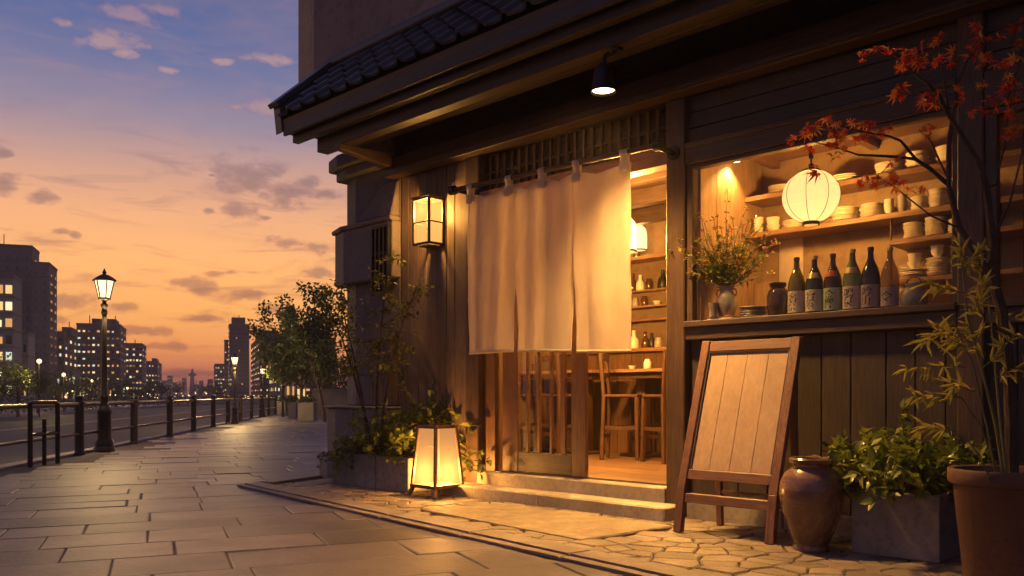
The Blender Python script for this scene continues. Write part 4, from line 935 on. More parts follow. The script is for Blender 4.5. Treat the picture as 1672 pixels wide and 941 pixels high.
# ------------------------------------------------------------------ things standing before the shop
ab = thing('sandwich_board', 'blank wooden A frame menu board leaning before the window wall', 'signboard', B(.80, -.40, .028), ANG)
def AP_(x, z): # front frame: foot kinks forward, then leans back
    return Vector((x, (-.235 + (z / .30) * .05) if z < .30 else (-.185 + (z - .30) / 1.0 * .315), z))
for s in (-1, 1):
    x = s * .335; m = MB()
    for (za, zb) in ((0, .30), (.297, 1.30)):
        a, b = AP_(x, za + .0), AP_(x, zb); 
        m.hexa([a + Vector((-.03, -.022, 0)), a + Vector((.03, -.022, 0)), a + Vector((.03, .026, 0)), a + Vector((-.03, .026, 0))], [b + Vector((-.03, -.022, 0)), b + Vector((.03, -.022, 0)), b + Vector((.03, .026, 0)), b + Vector((-.03, .026, 0))])
    m.build('leg', M['frame_w'], ab, bevel=.004)
    m = MB(); m.bar((s * .285, .215, 0), (s * .285, .150, 1.25), .045, .035, up=(0, 1, 0)); m.build('leg', M['frame_w'], ab, bevel=.004)
def rail(z0, z1, dv=-.012):
    a0, a1 = AP_(-.304, z0), AP_(-.304, z1); m = MB(); L = .608
    m.hexa([a0 + Vector((0, dv, 0)), a0 + Vector((L, dv, 0)), a0 + Vector((L, .02, 0)), a0 + Vector((0, .02, 0))], [a1 + Vector((0, dv, 0)), a1 + Vector((L, dv, 0)), a1 + Vector((L, .02, 0)), a1 + Vector((0, .02, 0))])
    m.build('rail', M['frame_x'], ab, bevel=.004)
rail(1.225, 1.295); rail(.355, .42); rail(.20, .262)
m = MB(); xs = [-.303, -.155, -.005, .15, .303]
for i in range(4):
    a, b = AP_(xs[i], .42), AP_(xs[i], 1.224); w = xs[i + 1] - xs[i] - .0025
    m.hexa([a + Vector((0, .004, 0)), a + Vector((w, .004, 0)), a + Vector((w, .016, 0)), a + Vector((0, .016, 0))], [b + Vector((0, .004, 0)), b + Vector((w, .004, 0)), b + Vector((w, .016, 0)), b + Vector((0, .016, 0))])
m.build('board', M['sign_panel'], ab, bevel=.001)
m = MB()
for s in (-1, 1): a, b = AP_(s * .297, .421), AP_(s * .297, 1.223); m.bar(a + Vector((0, -.002, 0)), b + Vector((0, -.002, 0)), .012, .012, up=(0, 1, 0))
a = AP_(0, 1.217); m.bar(a + Vector((-.29, -.002, 0)), a + Vector((.29, -.002, 0)), .012, .012); m.build('board_trim', M['dark_z'], ab)
m = MB(); m.bar((-.285, .203, .24), (.285, .203, .24), .03, .02); m.build('back_rail', M['frame_x'], ab)

jv = thing('storage_jar', 'big brown glazed stoneware jar between the menu board and the square planter', 'jar', B(1.40, -.63, .026), ANG)
m = MB(); m.lathe([(.0001, .0), (.105, 0), (.108, .02), (.10, .035), (.13, .11), (.165, .22), (.185, .33), (.18, .40), (.155, .455), (.118, .485), (.106, .50), (.112, .515)], n=48, wob=.006, cap=False); m.build('body', M['jar'], jv)
m = MB(); m.lathe([(.112, .513), (.128, .52), (.13, .54), (.12, .55), (.108, .545), (.10, .52), (.10, .46), (.0001, .44)], n=48, cap=False); m.build('rim', M['jar'], jv)
def boxpot(name, lab, poly, h, wall, mat, loc, rz, soilname='soil'):
    t = thing(name, lab, 'planter', loc, rz); cx = sum(p[0] for p in poly) / len(poly); cy = sum(p[1] for p in poly) / len(poly); n = len(poly)
    sgn = lambda p, k: (p[0] + (-wall if p[0] > cx else wall) * k, p[1] + (-wall if p[1] > cy else wall) * k)
    inn = [sgn(p, 1) for p in poly]; m = MB()
    m.add([(*p, 0) for p in poly] + [(*p, h) for p in poly] + [(*p, h) for p in inn] + [(*p, h - .07) for p in inn],
          [tuple(reversed(range(n)))] + [(i, (i + 1) % n, n + (i + 1) % n, n + i) for i in range(n)] + [(n + i, n + (i + 1) % n, 2 * n + (i + 1) % n, 2 * n + i) for i in range(n)] + [(2 * n + i, 2 * n + (i + 1) % n, 3 * n + (i + 1) % n, 3 * n + i) for i in range(n)])
    m.build('box', mat, t, bevel=.008, seg=2)
    m = MB(); m.prism([sgn(p, .98) for p in poly], h - .09, h - .05); m.build(soilname, M['earth'], t); return t
boxpot('square_planter', 'square grey concrete planter with leafy plant right of the brown jar', [(-.245, -.26), (.245, -.26), (.245, .26), (-.245, .26)], .37, .035, M['concrete'], B(1.85, -.29, .026), ANG)
tr = thing('long_planter', 'long weathered concrete trough at the foot of the corner pier', 'planter', B(-3.25, -.32, .02), ANG)
m = MB()
for (a, b, dv) in ((-.66, -.36, .012), (-.352, .10, .0), (.108, .62, .006)): m.prism([(a, -.17 + dv), (b, -.17 + dv), (b, .07), (a, .07)], 0, .335)
m.build('box', M['concrete'], tr, bevel=.012, seg=2)
m = MB(); m.prism([(-.6, -.12), (.57, -.12), (.57, .04), (-.6, .04)], .3, .345); m.build('soil', M['earth'], tr)
m = MB(); m.prism([(.1, .072), (.62, .072), (.62, .29), (.1, .29)], 0, .335); m.build('end_block', M['concrete'], tr, bevel=.012, seg=2)
tp = thing('terracotta_pot', 'large dark terracotta pot holding the maple at the right edge', 'flowerpot', B(2.46, -.75, .026), ANG)
m = MB(); m.lathe([(.0001, 0), (.175, 0), (.18, .01), (.225, .47), (.228, .475), (.245, .48), (.25, .49), (.252, .545), (.244, .556), (.225, .552), (.218, .5), (.19, .4), (.0001, .4)], n=56, cap=False); m.build('pot', M['terracotta'], tp)
m = MB(); m.lathe([(.216, .505), (.15, .515), (.0001, .52)], n=40, cap=False); m.build('soil', M['earth'], tp)
# ------------------------------------------------------------------ foliage
def rvec(r): return Vector((r.gauss(0, 1), r.gauss(0, 1), r.gauss(0, 1)))
KEEP_CLEAR = []     # boxes other things fill, in the growing plant's own frame
def leaf(m, p, d, L, W, r, up=None, droop=.25):
    for (a, b, c, e, f, g) in KEEP_CLEAR:
        if a < p[0] < b and c < p[1] < e and f < p[2] < g: return
    d = d.normalized(); n = up if up is not None else Vector((0, 0, 1)) + rvec(r) * .35
    s = d.cross(n); s = s.normalized() if s.length > 1e-3 else Vector((1, 0, 0)); n = s.cross(d).normalized()
    def q(t, w, h=0): return p + d * (L * t) + s * (W * w) + n * (h * L - droop * L * t * t)
    m.add([q(0, 0), q(.32, -.5, .07), q(.34, 0), q(.32, .5, .07), q(.68, -.40, .05), q(.7, 0), q(.68, .40, .05), q(1, 0)],
          [(0, 2, 1), (0, 3, 2), (1, 2, 5, 4), (2, 3, 6, 5), (4, 5, 7), (5, 6, 7)], True)
def star_leaf(m, p, d, S, r, n=None):
    d = d.normalized(); n = n if n is not None else Vector((0, 0, 1)) + rvec(r) * .5
    s = d.cross(n); s = s.normalized() if s.length > 1e-3 else Vector((1, 0, 0)); n = s.cross(d).normalized(); pts = []
    for ang, L in ((-125, .45), (-82, .78), (-42, .95), (0, 1.05), (42, .95), (82, .78), (125, .45)):
        a = R(ang + r.uniform(-6, 6)); l = L * r.uniform(.88, 1.08)
        pts.append((a - R(17), .30)); pts.append((a, l))
    pts.append((R(150), .12)); vs = [p]; 
    for a, l in pts: vs.append(p + (d * (math.cos(a) * l) + s * (math.sin(a) * l) + n * (-.38 * l * l + .12 * r.uniform(-1, 1))) * S)
    k = len(pts); m.add(vs, [(0, i, i + 1) for i in range(1, k)], False)
def curve(p0, d, L, n, r, bend=.2, grav=.0):
    pts = [Vector(p0)]; d = Vector(d).normalized()
    for i in range(n): d = (d + rvec(r) * bend + Vector((0, 0, -grav))).normalized(); pts.append(pts[-1] + d * (L / n))
    return pts
def place_plant(name, lab, cat, loc, stems, leaves, leafmat_, stemmat, rz=0.0, group=None):
    t = thing(name, lab, cat, loc, rz, group)
    if stems.v: stems.build('stems', stemmat, t)
    leaves.build('leaves', leafmat_, t); return t
def bushy(name, lab, loc, rx_, ry_, h, n, L, W, mat, seed, tilt=(0, 0, 0), base_r=.5, smat=None, extra=(), cat='plant', gr=1.0):
    r = random.Random(seed); S = MB(); Lf = MB()
    for i in range(n):
        a = r.uniform(0, 6.283); q = math.sqrt(r.random()); bx, by = math.cos(a) * q * rx_ * base_r, math.sin(a) * q * ry_ * base_r
        d = Vector((math.cos(a) * q * rx_ * 1.1, math.sin(a) * q * ry_ * 1.1, h * r.uniform(.55, 1.1) * (1.1 - .5 * q))) + Vector(tilt) * r.random()
        pts = curve((bx, by, 0), d, d.length, 7, r, .16, gr * (.05 + .1 * q)); S.tube(pts, [.004 - .0004 * j for j in range(len(pts))], 5)
        for j in range(2, len(pts)):
            t = (pts[j] - pts[j - 1]).normalized()
            for k in range(2 if j < len(pts) - 1 else 3):
                dd = (t * .5 + rvec(r) * .7 + Vector((0, 0, .12))); s = r.uniform(.6, 1.15) * (.75 + .25 * j / len(pts))
                leaf(Lf, pts[j], dd, L * s, W * s, r, None, r.uniform(.1, .5))
    for (d, ln) in extra:
        pts = curve((0, 0, h * .3), d, ln, 9, r, .1, .02); S.tube(pts, .003, 5)
        for j in range(4, len(pts)):
            t = (pts[j] - pts[j - 1]).normalized()
            for k in range(2): leaf(Lf, pts[j], t * .6 + rvec(r) * .6 + Vector((0, 0, .2)), L * .75, W * .75, r)
    return place_plant(name, lab, cat, loc, S, Lf, mat, smat or M['stem'], ANG)
bushy('leafy_plant', 'bushy yellow green plant spilling over the square grey planter', B(1.82, -.29, .36), .29, .28, .36, 120, .09, .044, M['leaf_plant'], 41, (.0, .0, .06), .75, None, [((-.12, 0, 1), .40), ((.1, .05, 1), .42)], 'plant', .2)
KEEP_CLEAR.append((.24, .78, -.60, .0, -.4, .50))
bushy('leafy_shrub', 'bright green leafy shrub behind the floor lantern', B(-2.84, -.10, .32), .46, .16, .66, 90, .115, .055, M['leaf_light'], 43, (.05, .0, 0), .6, None, [((.25, .0, 1), .55), ((-.05, 0, 1), .66), ((.55, -.0, .8), .55)])
KEEP_CLEAR[:] = [(.62, 1.2, -.4, .26, -.4, .5)]
bushy('leafy_shrub', 'mid green shrub in the middle of the long trough', B(-3.22, -.36, .33), .34, .17, .46, 60, .095, .044, M['leaf_light'], 47, (0, -.05, 0), .8)
bushy('trailing_plant', 'dark trailing plant at the left end of the long trough', B(-3.62, -.36, .33), .24, .12, .20, 40, .05, .028, M['leaf_dark'], 45, (-.05, -.12, -.05), .8, None, [((-.2, 0, 1), .35), ((.1, -.05, 1), .4)])
KEEP_CLEAR.clear()
# flowers in the trough
r = random.Random(9); S = MB(); Lf = MB(); Fl = MB()
for i in range(16):
    b = Vector((r.uniform(-.18, .18), r.uniform(-.06, .06), 0)); pts = curve(b, (r.uniform(-.5, .5), r.uniform(-.8, .2), 1), r.uniform(.14, .27), 4, r, .15); S.tube(pts, .003, 5)
    for k in range(3): leaf(Lf, pts[2], rvec(r) + Vector((0, 0, .3)), .05, .026, r)
    for k in range(7): a = k * .9; leaf(Fl, pts[-1], Vector((math.cos(a), math.sin(a), .5)) + rvec(r) * .15, .03, .022, r)
fl = place_plant('flowering_plant', 'low plant with small pink flowers in the long trough', 'plant', B(-3.42, -.40, .33), S, Lf, M['leaf_dark'], M['stem'], ANG); Fl.build('flowers', M['flower'], fl)
# slim young tree in the trough
def slim_tree():
    r = random.Random(77); S = MB(); Lf = MB()
    for (b, lean, H) in (((0, 0, 0), (.03, .02, 1), 2.0), ((.07, .02, 0), (.10, .0, 1), 1.75), ((-.08, .01, 0), (-.05, -.03, 1), 1.9), ((.02, -.03, 0), (-.16, -.05, 1), 1.7)):
        pts = curve(b, lean, H, 12, r, .05); S.tube(pts, [.017 - .0011 * j for j in range(len(pts))], 6)
        for j in range(6, len(pts)):
            for k in range(4):
                a = r.uniform(0, 6.28); d = Vector((math.cos(a), math.sin(a) * .7 - .12, r.uniform(-.25, .35))); tw = curve(pts[j], d, r.uniform(.14, .34) * (1.1 - .04 * j), 5, r, .18, .03); S.tube(tw, [.004, .0035, .003, .0025, .002, .0015], 4)
                for q in range(1, len(tw)):
                    for z in range(2): leaf(Lf, tw[q] + rvec(r) * .018, (tw[q] - tw[q - 1]).normalized() * .6 + rvec(r) * .7, r.uniform(.04, .072), .028, r)
    t = thing('slim_tree', 'slender multi stemmed young tree growing from the long trough', 'tree', B(-3.33, -.36, .33), ANG)
    S.build('trunk', M['bark'], t); Lf.build('crown', M['leaf_slim'], t)
slim_tree()

# bouquet in the vase
r = random.Random(31); S = MB(); Lf = MB(); Fl = MB()
for i in range(95):
    a = r.uniform(0, 6.283); q = math.sqrt(r.random()); d = Vector((math.cos(a) * q * .95, math.sin(a) * q * .6, 1.0 - .35 * q)); pts = curve((0, 0, -.03), d, r.uniform(.30, .60) * (1 - .15 * q) , 7, r, .09, .015 * q)
    S.tube(pts, .0022, 4); red = r.random() < .45
    for j in range(2, len(pts)):
        t = (pts[j] - pts[j - 1]).normalized()
        for k in range(3 if j < 6 else 1): leaf(Lf, pts[j], t + rvec(r) * .6, r.uniform(.03, .055), .02, r)
        if j >= 4 and red or j >= 6:
            for k in range(5): aa = k * 1.26; leaf(Fl, pts[j] + rvec(r) * .008, Vector((math.cos(aa), math.sin(aa), .6)) + rvec(r) * .3, .021, .017, r)
for dx in (-.16, .02, .1):
    pts = curve((0, 0, 0), (dx, 0, 1), .72 if dx == .02 else .58, 9, r, .05); S.tube(pts, .002, 4)
    for j in range(4, 10):
        for k in range(5): leaf(Fl, pts[j] + rvec(r) * .008, rvec(r) + Vector((0, 0, .4)), .024, .017, r)
bo = place_plant('bouquet', 'loose bouquet of small red and yellow flowers in the grey vase', 'flowers', B(.40, .095, 1.75), S, Lf, M['leaf_plant'], M['stem'], ANG); Fl.build('flowers', M['flower_mix'], bo)

# maple in the terracotta pot: limbs laid out from the photograph's branching, in metres from the pot's soil
def maple():
    r = random.Random(17); S = MB(); Lf = MB(); base = B(2.46, -.75, .54)
    f = 4.22 / 1400
    def Q(px, py, dy=0.0): Y = 4.22 + dy; return Vector(((px - 836) / 1400 * Y, Y, EYE + (645 - py) / 1400 * Y)) - base
    limbs = [([(1652, 790, .05), (1655, 690, .04), (1648, 600, .02), (1636, 510, 0), (1618, 447, 0)], .033, .024),
             ([(1620, 450, 0), (1597, 420, .0), (1567, 374, .02), (1550, 310, .05), (1547, 238, .08), (1554, 200, .1), (1560, 140, .1), (1578, 100, .05), (1606, 68, 0)], .020, .004),
             ([(1620, 452, 0), (1618, 385, -.04), (1610, 306, -.08), (1593, 268, -.1), (1569, 217, -.12), (1548, 173, -.15), (1531, 153, -.16), (1518, 136, -.18), (1484, 116, -.2), (1452, 84, -.22)], .021, .003),
             ([(1546, 300, .05), (1518, 272, 0), (1497, 262, -.03), (1470, 255, -.05), (1430, 254, -.1), (1399, 252, -.14), (1361, 243, -.18), (1330, 232, -.2)], .011, .002),
             ([(1497, 262, -.03), (1470, 236, -.08), (1448, 222, -.12), (1410, 213, -.16), (1372, 204, -.18), (1345, 200, -.2)], .007, .002),
             ([(1552, 300, .05), (1535, 262, .1), (1520, 232, .14), (1500, 212, .16)], .006, .002),
             ([(1610, 306, -.08), (1623, 304, -.04), (1637, 266, 0), (1645, 220, .02), (1646, 163, .04), (1640, 130, .06)], .009, .002),
             ([(1548, 173, -.15), (1540, 130, -.1), (1535, 90, -.08), (1528, 60, -.06)], .006, .002),
             ([(1565, 372, .02), (1520, 352, -.05), (1490, 330, -.1), (1462, 300, -.14), (1430, 288, -.18)], .005, .0015),
             ([(1645, 163, .04), (1660, 110, .0), (1672, 70, -.05)], .006, .002),
             ([(1618, 400, -.04), (1650, 330, -.1), (1668, 250, -.15), (1672, 200, -.15)], .008, .002)]
    tips = []
    for pts, r0, r1 in limbs:
        P = [Q(*p) for p in pts]; n = len(P)
        for i in range(1, n - 1): P[i] += rvec(r) * .006
        S.tube(P, [r0 + (r1 - r0) * i / (n - 1) for i in range(n)], 8)
    def twigs(c, spread, cnt, S0, dens=3):
        cx = Q(*c)
        for i in range(cnt):
            if r.random() < .12: continue
            p = cx + Vector((r.gauss(0, spread), r.gauss(0, spread * .8), r.gauss(0, spread * .42)))
            d = Vector((r.uniform(-1, .4), r.uniform(-.7, .3), r.uniform(-.9, .05))); S.tube([cx + (p - cx) * .3, cx + (p - cx) * .7 + rvec(r) * .01, p], [.0022, .0016, .001], 4)
            for k in range(dens): star_leaf(Lf, p + rvec(r) * .012, d + rvec(r) * .55, r.uniform(.38, .9) * S0, r, Vector((-.25, -.75, .55)) + rvec(r) * .45)
    for c, sp_, n, s in (((1452, 88, -.22), .07, 9, .062), ((1490, 108, -.2), .07, 7, .06), ((1520, 146, -.17), .06, 5, .066), ((1475, 142, -.2), .045, 3, .07), ((1530, 75, -.07), .07, 6, .06), ((1555, 100, .05), .06, 4, .055),
                         ((1345, 204, -.2), .065, 8, .055), ((1385, 208, -.17), .06, 8, .055), ((1425, 214, -.14), .06, 7, .05), ((1332, 236, -.2), .06, 4, .048), ((1365, 248, -.18), .05, 3, .048), ((1328, 282, -.2), .012, 1, .07),
                         ((1432, 290, -.18), .055, 8, .05), ((1470, 300, -.13), .05, 6, .048), ((1500, 318, -.1), .04, 3, .045), ((1500, 214, .16), .05, 5, .05),
                         ((1645, 90, .0), .085, 11, .06), ((1665, 150, -.05), .07, 9, .06), ((1640, 190, .03), .06, 6, .06), ((1606, 68, 0), .07, 6, .06), ((1668, 210, -.15), .06, 6, .055), ((1640, 140, .05), .06, 5, .05)):
        twigs(c, sp_, n, s)
    t = thing('maple_tree', 'young red leaved maple rising from the terracotta pot', 'tree', base); S.build('trunk', M['bark'], t); Lf.build('crown', M['leaf_maple'], t)
    # nandina canes in the same pot
    S = MB(); Lf = MB()
    canes = [([(1640, 785, -.08), (1625, 690, -.1), (1600, 590, -.12), (1580, 520, -.14), (1572, 440, -.14)], .009), ([(1628, 785, -.1), (1612, 700, -.14), (1590, 600, -.18), (1560, 530, -.2)], .007),
             ([(1645, 785, -.06), (1632, 680, -.02), (1622, 560, .02), (1612, 470, .04)], .008), ([(1618, 785, -.12), (1600, 745, -.16), (1575, 712, -.2), (1552, 702, -.22)], .006), ([(1634, 780, -.05), (1598, 690, -.02), (1570, 650, 0), (1540, 640, 0)], .006)]
    def sprays(c, d, n, L):
        c = Q(*c); pts = curve(c, d, L, n, r, .1, .03); S.tube(pts, .0025, 5)
        for j in range(1, len(pts)):
            t_ = (pts[j] - pts[j - 1]).normalized()
            for k in range(4 if j < len(pts) - 1 else 5): leaf(Lf, pts[j], t_ * .6 + rvec(r) * .45 + Vector((-.15, 0, -.15)), r.uniform(.06, .105), .0145, r, Vector((-.3, -.8, .5)) + rvec(r) * .4, r.uniform(.1, .35))
    for pts, r0 in canes:
        P = [Q(*p) for p in pts]; S.tube(P, [r0 * (1 - .6 * i / (len(P) - 1)) for i in range(len(P))], 7)
    for c, d, L in (((1560, 545, -.2), (-1, -.1, .1), .17), ((1580, 600, -.18), (-1, -.1, .16), .27), ((1570, 650, 0), (-1, -.1, .1), .22), ((1552, 702, -.22), (-1, 0, .25), .12), ((1588, 560, -.13), (-1, -.2, .5), .22), ((1576, 480, -.14), (-1, 0, .3), .2),
                    ((1572, 445, -.14), (-.3, 0, 1), .12), ((1580, 520, -.14), (.4, -.1, .6), .17), ((1606, 600, -.1), (.5, -.2, .5), .2), ((1612, 480, .04), (-.2, 0, 1), .15), ((1616, 540, .03), (.7, -.2, .4), .2), ((1622, 620, 0), (.6, -.3, .4), .18),
                    ((1596, 570, -.12), (-.6, -.2, .1), .14), ((1592, 640, -.1), (-.8, -.2, .3), .14), ((1574, 440, -.14), (.6, 0, .6), .12), ((1600, 520, 0), (-.2, -.1, .7), .14), ((1610, 580, 0), (-.5, 0, .7), .16)): sprays(c, d, 5, L)
    place_plant('nandina', 'tall yellow green nandina with narrow leaves in the terracotta pot', 'plant', base, S, Lf, M['leaf_bamboo'], M['stem'])
maple()

# ------------------------------------------------------------------ promenade furniture
sd = Vector((-.17, 1, 0)).normalized(); SANG = math.atan2(sd.y, sd.x)     # the street's direction
fence = thing('street_railing', 'dark metal railing with round posts along the promenade edge', 'railing', (fx(0), 0, 0))
PY = [10.0, 13.6, 16.8, 19.85, 22.6, 25.5, 28.2, 31, 34, 37, 40, 43, 46, 50]
for y in PY[1:]:
    m = MB(); x = fx(y) - fx(0); m.lathe([(.0001, 0), (.085, 0), (.085, .03), (.07, .045), (.07, .80), (.085, .81), (.085, .835), (.07, .85), (.06, .875), (.075, .89), (.06, .93), (.0001, .945)], (x, y, 0), 16, cap=False); m.build('post', M['rail'], fence)
for z, rd in ((.80, .036), (.33, .026)):
    m = MB(); m.tube([(fx(y) - fx(0), y, z) for y in (6, 20, 35, 51)], rd, 10); m.build('rail', M['rail'], fence)
rack = thing('cycle_stand', 'slender hooped pipe stand beside the railing at the left edge', 'stand', (-6.35, 11.5, 0), R(9))
for x, y, h, rd in ((-.06, -.12, .82, .032), (.0, .2, .62, .028), (.06, .52, .82, .032)): m = MB(); m.tube([(x, y, -.02), (x, y, h)], rd, 10); m.build('upright', M['iron'], rack)
m = MB(); m.tube([(-.06, -.12, .82), (-.05, -.06, .85), (.05, .46, .85), (.06, .52, .82)], .03, 10); m.build('top_bar', M['iron'], rack)
m = MB(); m.tube([(-.06, -.12, .42), (.06, .52, .42)], .024, 8); m.build('cross_bar', M['iron'], rack)

def lamp_post(x, y, H, lab, watts):
    t = thing('street_lamp', lab, 'street lamp', (x, y, 0), SANG - R(90), 'old style lamps along the promenade'); s = H / 3.02
    m = MB(); m.lathe([(r_ * s, z * s) for r_, z in [(.0001, 0), (.17, 0), (.17, .06), (.145, .09), (.15, .16), (.125, .20), (.115, .24), (.105, .62), (.115, .66), (.115, .70), (.075, .76), (.06, .80), (.06, .9), (.07, .92), (.055, .95), (.045, 1.3), (.036, 2.25), (.036, 2.30), (.05, 2.32), (.05, 2.36), (.035, 2.39), (.06, 2.44), (.06, 2.47), (.03, 2.5), (.035, 2.54), (.0001, 2.545)]], n=20, cap=False); m.build('column', M['iron'], t)
    m = MB(); n = 6; a0 = .09 * s; a1 = .155 * s; z0, z1 = 2.58 * s, 2.87 * s
    for k in range(n):
        a = 2 * math.pi * k / n; c, si = math.cos(a), math.sin(a); m.bar((a0 * c, a0 * si, z0), (a1 * c, a1 * si, z1), .016 * s, .016 * s)
    m.lathe([(.03 * s, 2.53 * s), (.10 * s, 2.555 * s), (.105 * s, 2.585 * s), (.085 * s, 2.59 * s)], n=6, cap=False)
    m.lathe([(.19 * s, 2.865 * s), (.195 * s, 2.885 * s), (.13 * s, 2.935 * s), (.06 * s, 2.975 * s), (.03 * s, 2.98 * s), (.028 * s, 3.0 * s), (.04 * s, 3.015 * s), (.02 * s, 3.04 * s), (.012 * s, 3.07 * s), (.0001, 3.085 * s)], n=6, cap=False); m.lathe([(.0001, 2.868 * s), (.19 * s, 2.865 * s)], n=6, cap=False); m.build('lantern_frame', M['iron'], t)
    m = MB(); m.lathe([(a0 * .97, z0), (a1 * .97, z1 - .004)], n=6, cap=False); o = m.build('glass_panes', M['lamp_pane'], t)
    lamp('street_lamp_light', 'POINT', (0, 0, 2.30 * s), watts, (1, .62, .24), t, .1)
lamp_post(-6.87, 14.45, 3.02, 'nearest street lamp, tall and iron, at the promenade railing', 420)
lamp_post(-9.15, 28.3, 2.3, 'second street lamp, smaller, far along the railing', 450)
lamp_post(-10.9, 37.5, 2.2, 'third street lamp at the far end of the promenade', 150)
lamp_post(-14.6, 58.0, 3.1, 'tiny fourth street lamp beyond the railing end', 150)

# ------------------------------------------------------------------ trees
def tree_mesh(seed, H, cw, n_leaf, L, trunk_h, asp=.8):
    r = random.Random(seed); S = MB(); Lf = MB(); pts = curve((0, 0, 0), (r.uniform(-.08, .08), 0, 1), trunk_h, 5, r, .06); S.tube(pts, [.075, .06, .055, .05, .045, .04], 8)
    puffs = []; top = pts[-1]
    for i in range(9):
        a = 2 * math.pi * i / 9 + r.uniform(-.4, .4); e = r.uniform(.15, 1.3); d = Vector((math.cos(a) * math.cos(e), math.sin(a) * math.cos(e), math.sin(e) * asp)); ln = r.uniform(.55, 1.0) * (H - trunk_h) * .8
        d2 = Vector((d.x * cw, d.y * cw, d.z * (H - trunk_h))); b = curve(pts[r.choice((3, 4, 5))], d2, d2.length * r.uniform(.6, 1), 6, r, .14, -.02); S.tube(b, [.032, .026, .02, .015, .011, .007, .004], 6)
        for j in (3, 4, 5, 6):
            puffs.append((b[j], r.uniform(.10, .2) * cw * 2))
            tw = curve(b[j], rvec(r) + Vector((0, 0, .5)), .3 * cw, 3, r, .2); S.tube(tw, .006, 4); puffs.append((tw[-1], r.uniform(.1, .19) * cw * 2))
    per = max(6, n_leaf // len(puffs))
    for c, rad in puffs:
        for k in range(per):
            o = rvec(r).normalized() * rad * r.random() ** .45; o.z *= .62; leaf(Lf, c + o, o.normalized() + rvec(r) * .8, L * r.uniform(.7, 1.3), L * .62, r)
    return S, Lf
def tree(seed, lab, loc, H, cw, n_leaf, L, trunk_h, rz=0, group=None, mat='leaf_tree'):
    S, Lf = tree_mesh(seed, H, cw, n_leaf, L, trunk_h); t = thing('street_tree', lab, 'tree', loc, rz, group); S.build('trunk', M['bark'], t); Lf.build('crown', M[mat], t); return t
def wp(px, Y, z=0.0): return Vector(((px - 836) / 1400 * Y, Y, z))
tree(101, 'leafy tree in a box planter just left of the shop pier', wp(489, 32), 7.3, 1.35, 5000, .16, 2.0)
tree(102, 'darker tree half hidden behind the corner pier', wp(530, 30), 6.3, .95, 3200, .15, 1.8)
tree(103, 'smaller tree left of the planters, leaning over the promenade', wp(462, 37), 6.0, 1.05, 3000, .16, 2.1)
def far_box(px0, px1, Y, h, lab):
    a = wp(px0, Y); b = wp(px1, Y); m = MB(); w = b.x - a.x; m.box(0, w, 0, w, 0, h); 
    t = thing('box_planter', lab, 'planter', a, 0, 'planters under the promenade trees'); m2 = MB(); m2.box(-.02, w + .02, -.02, w + .02, h, h + .05); m.build('box', M['concrete'], t, bevel=.01); m2.build('rim', M['concrete'], t, bevel=.01)
    r = random.Random(int(px0)); Lf = MB(); S = MB()
    for k in range(160): leaf(Lf, Vector((r.uniform(0, w), r.uniform(0, w), h + r.uniform(.05, .3))), rvec(r) + Vector((0, 0, .5)), .12, .06, r)
    place_plant('low_shrub', 'low shrub in the ' + lab, 'shrub', a, S, Lf, M['leaf_tree'], M['stem'], 0, 'shrubs in the promenade planters')
for args in ((486, 512, 31, .62, 'nearest box planter left of the pier'), (470, 483, 35, .6, 'second box planter along the promenade'), (452, 466, 39, .6, 'third box planter, with a short post beside it'), (438, 449, 44, .6, 'farthest box planter of the row')): far_box(*args)
gw = thing('garden_wall', 'low grey wall running behind the corner pier', 'wall', wp(510, 38)); m = MB(); m.box(0, 4.5, 0, .25, 0, 1.15); m.build('wall_body', M['pier_top'], gw); m = MB(); m.box(-.04, 4.54, -.04, .29, 1.15, 1.22); m.build('coping', M['pier_top'], gw)

left_trees = [(-14, 36, 3.3, 1.3, 'bushy tree at the left border across the road'), (30, 37, 3.1, 1.15, 'tree with low crown across the road, second from the left border'), (62, 44, 2.9, 1.0, 'small tree in front of the tall grey tower'),
              (96, 50, 3.1, 1.15, 'tree whose crown catches the lamp light, before the tower'), (122, 58, 3.2, 1.15, 'tree at the foot of the narrow side lit block'), (146, 66, 3.2, 1.2, 'tree just left of the nearest street lamp'),
              (188, 72, 3.3, 1.2, 'tree just right of the nearest street lamp'), (218, 84, 3.4, 1.3, 'tree before the mid height block with many lit windows'), (243, 98, 3.4, 1.3, 'tree before the low far block'), (262, 115, 3.4, 1.4, 'far tree at the end of the left blocks'),
              (290, 150, 4.0, 2.0, 'farthest tree under the hazy skyline'), (330, 150, 4.0, 2.2, 'far round tree in the gap of the street'), (352, 120, 3.6, 1.6, 'far tree at the foot of the dark tower')]
for i, (px, Y, H, cw, lab) in enumerate(left_trees): tree(200 + i, lab, wp(px, Y), H, cw, 900 if Y < 60 else 420, .13 if Y < 60 else .24, 1.3, group='trees across the road')
for i, (px, py, Y) in enumerate(((64, 590, 37), (104, 612, 47), (150, 622, 60), (208, 634, 76))):
    p = wp(px, Y); z = EYE + (645 - py) / 1400 * Y; t = thing('park_lamp', ['globe lamp shining among the leftmost trees across the road', 'globe lamp shining beside the second pair of trees', 'globe lamp in front of the narrow brown block', 'globe lamp below the mid height block'][i], 'lamp', (p.x, p.y, 0), 0, 'globe lamps across the road')
    m = MB(); m.ball((0, 0, z), .10, 10); m.build('globe', M['lamp_pane'], t); m = MB(); m.tube([(0, 0, 0), (0, 0, z - .09)], .03, 8); m.build('pole', M['iron'], t); lamp('park_lamp_light', 'POINT', (0, -.3, z + .0), 130, (1, .66, .2), t, .1)
